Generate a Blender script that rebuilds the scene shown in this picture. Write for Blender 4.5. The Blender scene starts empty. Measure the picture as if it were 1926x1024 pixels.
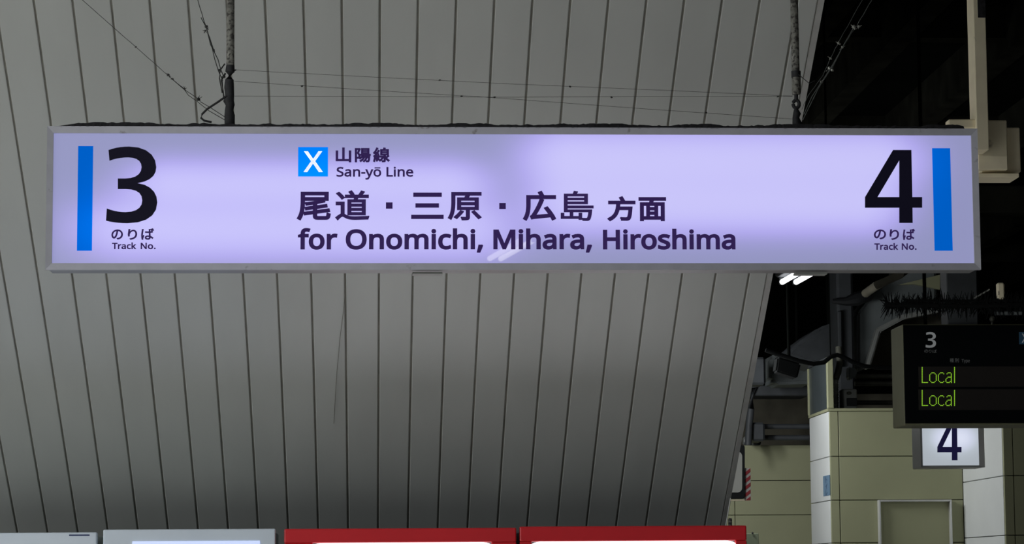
import bpy, bmesh, math, random, json
from mathutils import Vector, Matrix
random.seed(7)
sc = bpy.context.scene
COL = sc.collection

# ---------------------------------------------------------------- camera, light, exposure
F = 5000.0
YAW, PITCH, ROLL = math.radians(3.054), math.radians(6.6), math.radians(-.359)
EYE = Vector((0, 0, 1.6))
_f = Vector((math.sin(YAW)*math.cos(PITCH), math.cos(YAW)*math.cos(PITCH), math.sin(PITCH)))
_r0 = Vector((math.cos(YAW), -math.sin(YAW), 0)); _u0 = _r0.cross(_f)
_r = _r0*math.cos(ROLL) + _u0*math.sin(ROLL); _u = -_r0*math.sin(ROLL) + _u0*math.cos(ROLL)
cd = bpy.data.cameras.new('camera'); cam = bpy.data.objects.new('camera', cd); COL.objects.link(cam)
cd.sensor_width = 36; cd.lens = 36*F/1926; cd.clip_start = .05; cd.clip_end = 200
m = Matrix(((_r.x, _u.x, -_f.x), (_r.y, _u.y, -_f.y), (_r.z, _u.z, -_f.z))).to_4x4(); m.translation = EYE
cam.matrix_world = m; sc.camera = cam

w = bpy.data.worlds.new('world'); sc.world = w; w.use_nodes = True
nt = w.node_tree; nt.nodes.clear()
bg = nt.nodes.new('ShaderNodeBackground'); wo = nt.nodes.new('ShaderNodeOutputWorld')
bg.inputs[0].default_value = (.80, .86, .90, 1); bg.inputs[1].default_value = .15
nt.links.new(bg.outputs[0], wo.inputs[0])
sc.view_settings.view_transform = 'Standard'; sc.view_settings.look = 'None'
sc.view_settings.gamma = 1; sc.view_settings.use_curve_mapping = False
sc.view_settings.exposure = 0.0
FILL_LAMPS = [(x, y, 3.7, e) for x, e in ((-8.6, 360), (-5.6, 235), (-2.9, 14)) for y in (-2.5, 1.5, 5.5)]+[(-.2, 5.6, 3.7, 6), (5.6, 14.4, 4.85, 6)]   # x, y, z, watts; unseen lamps added to light floor, boards and walls
HIDDEN_FILL = [(1.9, 18.6, 3.3, 32, (0, -70, 0)), (1.0, 15.0, 3.3, 16, (60, 0, -20)), (2.2, 21.6, 3.4, 44, (55, 0, 0))]   # x, y, z, watts, tilt; hidden lamps added to brighten walls and mirror

# ---------------------------------------------------------------- helpers
def at(px, py, Y):
    """world point on the upright plane at distance Y that the photograph shows at pixel px, py"""
    d = _f*F + _r*(px-963) - _u*(py-512)
    return EYE + d*(Y/d.y)

def mat(name, col, rough=.6, metal=0, var=.12, scale=8, emit=None, es=0, spec=.5, bump=0, coat=0, stain=None, stretch=(1, 1, 1)):
    M = bpy.data.materials.new(name); M.use_nodes = True; n = M.node_tree.nodes; L = M.node_tree.links
    b = n['Principled BSDF']; b.inputs['Roughness'].default_value = rough; b.inputs['Metallic'].default_value = metal
    b.inputs['Specular IOR Level'].default_value = spec; b.inputs['Coat Weight'].default_value = coat
    b.inputs['Base Color'].default_value = (*col, 1)
    if var or stain:
        tc = n.new('ShaderNodeTexCoord'); mp = n.new('ShaderNodeMapping'); mp.inputs['Scale'].default_value = stretch
        L.new(tc.outputs['Object'], mp.inputs[0])
        no = n.new('ShaderNodeTexNoise'); no.inputs['Scale'].default_value = scale; no.inputs['Detail'].default_value = 5
        L.new(mp.outputs[0], no.inputs[0])
        cr = n.new('ShaderNodeValToRGB'); e = cr.color_ramp.elements
        e[0].position = .3; e[1].position = .7
        e[0].color = (*[c*(1-var) for c in col], 1); e[1].color = (*[min(1, c*(1+var)) for c in col], 1)
        L.new(no.outputs['Fac'], cr.inputs[0]); out = cr.outputs[0]
        if stain:
            n2 = n.new('ShaderNodeTexNoise'); n2.inputs['Scale'].default_value = stain[1]; n2.inputs['Detail'].default_value = 8
            L.new(tc.outputs['Object'], n2.inputs[0])
            c2 = n.new('ShaderNodeValToRGB'); c2.color_ramp.elements[0].position = stain[2]; c2.color_ramp.elements[1].position = stain[2]+.08
            L.new(n2.outputs['Fac'], c2.inputs[0])
            mx = n.new('ShaderNodeMix'); mx.data_type = 'RGBA'; L.new(c2.outputs[0], mx.inputs[0]); L.new(out, mx.inputs[6]); mx.inputs[7].default_value = (*stain[0], 1)
            out = mx.outputs[2]
        L.new(out, b.inputs['Base Color'])
        if bump:
            bp = n.new('ShaderNodeBump'); bp.inputs['Strength'].default_value = bump; bp.inputs['Distance'].default_value = .002
            L.new(no.outputs['Fac'], bp.inputs['Height']); L.new(bp.outputs[0], b.inputs['Normal'])
    if emit:
        b.inputs['Emission Color'].default_value = (*emit, 1); b.inputs['Emission Strength'].default_value = es
    return M

class MB:
    def __init__(s): s.b = bmesh.new()
    def box(s, x0, x1, y0, y1, z0, z1, bev=0, seg=1):
        c = Vector(((x0+x1)/2, (y0+y1)/2, (z0+z1)/2))
        r = bmesh.ops.create_cube(s.b, size=1, matrix=Matrix.Translation(c) @ Matrix.Diagonal((abs(x1-x0), abs(y1-y0), abs(z1-z0), 1)))
        if bev:
            ed = {e for v in r['verts'] for e in v.link_edges}
            bmesh.ops.bevel(s.b, geom=list(ed), offset=bev, segments=seg, affect='EDGES', profile=.5)
        return s
    def obox(s, p, q, w, h, up=Vector((0, 0, 1)), bev=0):
        """bar from p to q with width w and height h"""
        p, q = Vector(p), Vector(q); d = (q-p); L = d.length; d.normalize()
        sx = d.cross(up).normalized(); u = sx.cross(d)
        m = Matrix((sx, d, u)).transposed().to_4x4(); m.translation = (p+q)/2
        r = bmesh.ops.create_cube(s.b, size=1, matrix=m @ Matrix.Diagonal((w, L, h, 1)))
        if bev:
            bmesh.ops.bevel(s.b, geom=list({e for v in r['verts'] for e in v.link_edges}), offset=bev, segments=1, affect='EDGES')
        return s
    def tube(s, pts, r, n=8, cap=True):
        pts = [Vector(p) for p in pts]; rings = []
        for i, p in enumerate(pts):
            d = (pts[min(i+1, len(pts)-1)]-pts[max(i-1, 0)]).normalized()
            a = d.cross(Vector((0, 0, 1)))
            if a.length < .05: a = d.cross(Vector((1, 0, 0)))
            a.normalize(); c = d.cross(a); rr = r[i] if isinstance(r, (list, tuple)) else r
            rings.append([s.b.verts.new(p+(a*math.cos(2*math.pi*k/n)+c*math.sin(2*math.pi*k/n))*rr) for k in range(n)])
        for A, B in zip(rings, rings[1:]):
            for k in range(n): s.b.faces.new((A[k], A[(k+1) % n], B[(k+1) % n], B[k]))
        if cap: s.b.faces.new(rings[0][::-1]); s.b.faces.new(rings[-1])
        return s
    def prism(s, pts, off, bev=0):
        """closed outline pts (world) swept by off"""
        a = [s.b.verts.new(p) for p in pts]; c = [s.b.verts.new(Vector(p)+off) for p in pts]; n = len(a)
        f1 = s.b.faces.new(a); f2 = s.b.faces.new(c[::-1]); fs = [f1, f2]
        for k in range(n): fs.append(s.b.faces.new((a[k], c[k], c[(k+1) % n], a[(k+1) % n])))
        bmesh.ops.recalc_face_normals(s.b, faces=fs)
        if bev: bmesh.ops.bevel(s.b, geom=list({e for f in fs for e in f.edges}), offset=bev, segments=2, affect='EDGES')
        return s
    def blob(s, c, r, seed=0, k=.35):
        rs = bmesh.ops.create_icosphere(s.b, subdivisions=2, radius=1)
        rn = random.Random(seed)
        for v in rs['verts']:
            q = 1+k*(rn.random()-.5); v.co = Vector(c)+Vector((v.co.x*r[0], v.co.y*r[1], v.co.z*r[2]))*q
        return s

def build(name, mb, material, parent=None, smooth=False):
    b = mb.b; bmesh.ops.recalc_face_normals(b, faces=b.faces)
    me = bpy.data.meshes.new(name)
    if parent is None:
        xs = [v.co for v in b.verts]
        o0 = Vector(((min(v.x for v in xs)+max(v.x for v in xs))/2, (min(v.y for v in xs)+max(v.y for v in xs))/2, min(v.z for v in xs)))
    else:
        o0 = root_of(parent)
    for v in b.verts: v.co -= o0
    b.to_mesh(me); b.free(); me.materials.append(material)
    if smooth:
        for p in me.polygons: p.use_smooth = True
        me.set_sharp_from_angle(angle=math.radians(38))
    o = bpy.data.objects.new(name, me); COL.objects.link(o)
    if parent is None: o.location = o0
    else: o.parent = parent
    return o
def root_of(o):
    while o.parent: o = o.parent
    return Vector(o.location)
def tag(o, label=None, cat=None, group=None, kind=None):
    for k, v in (('label', label), ('category', cat), ('group', group), ('kind', kind)):
        if v: o[k] = v
    return o
def thing(name, label, cat, loc, group=None):
    o = bpy.data.objects.new(name, None); COL.objects.link(o); o.location = loc; o.empty_display_size = .1
    return tag(o, label, cat, group)
def struct(o): o['kind'] = 'structure'; return o
def sempty(name, loc):
    o = bpy.data.objects.new(name, None); COL.objects.link(o); o.location = loc; o['kind'] = 'structure'; return o

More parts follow.
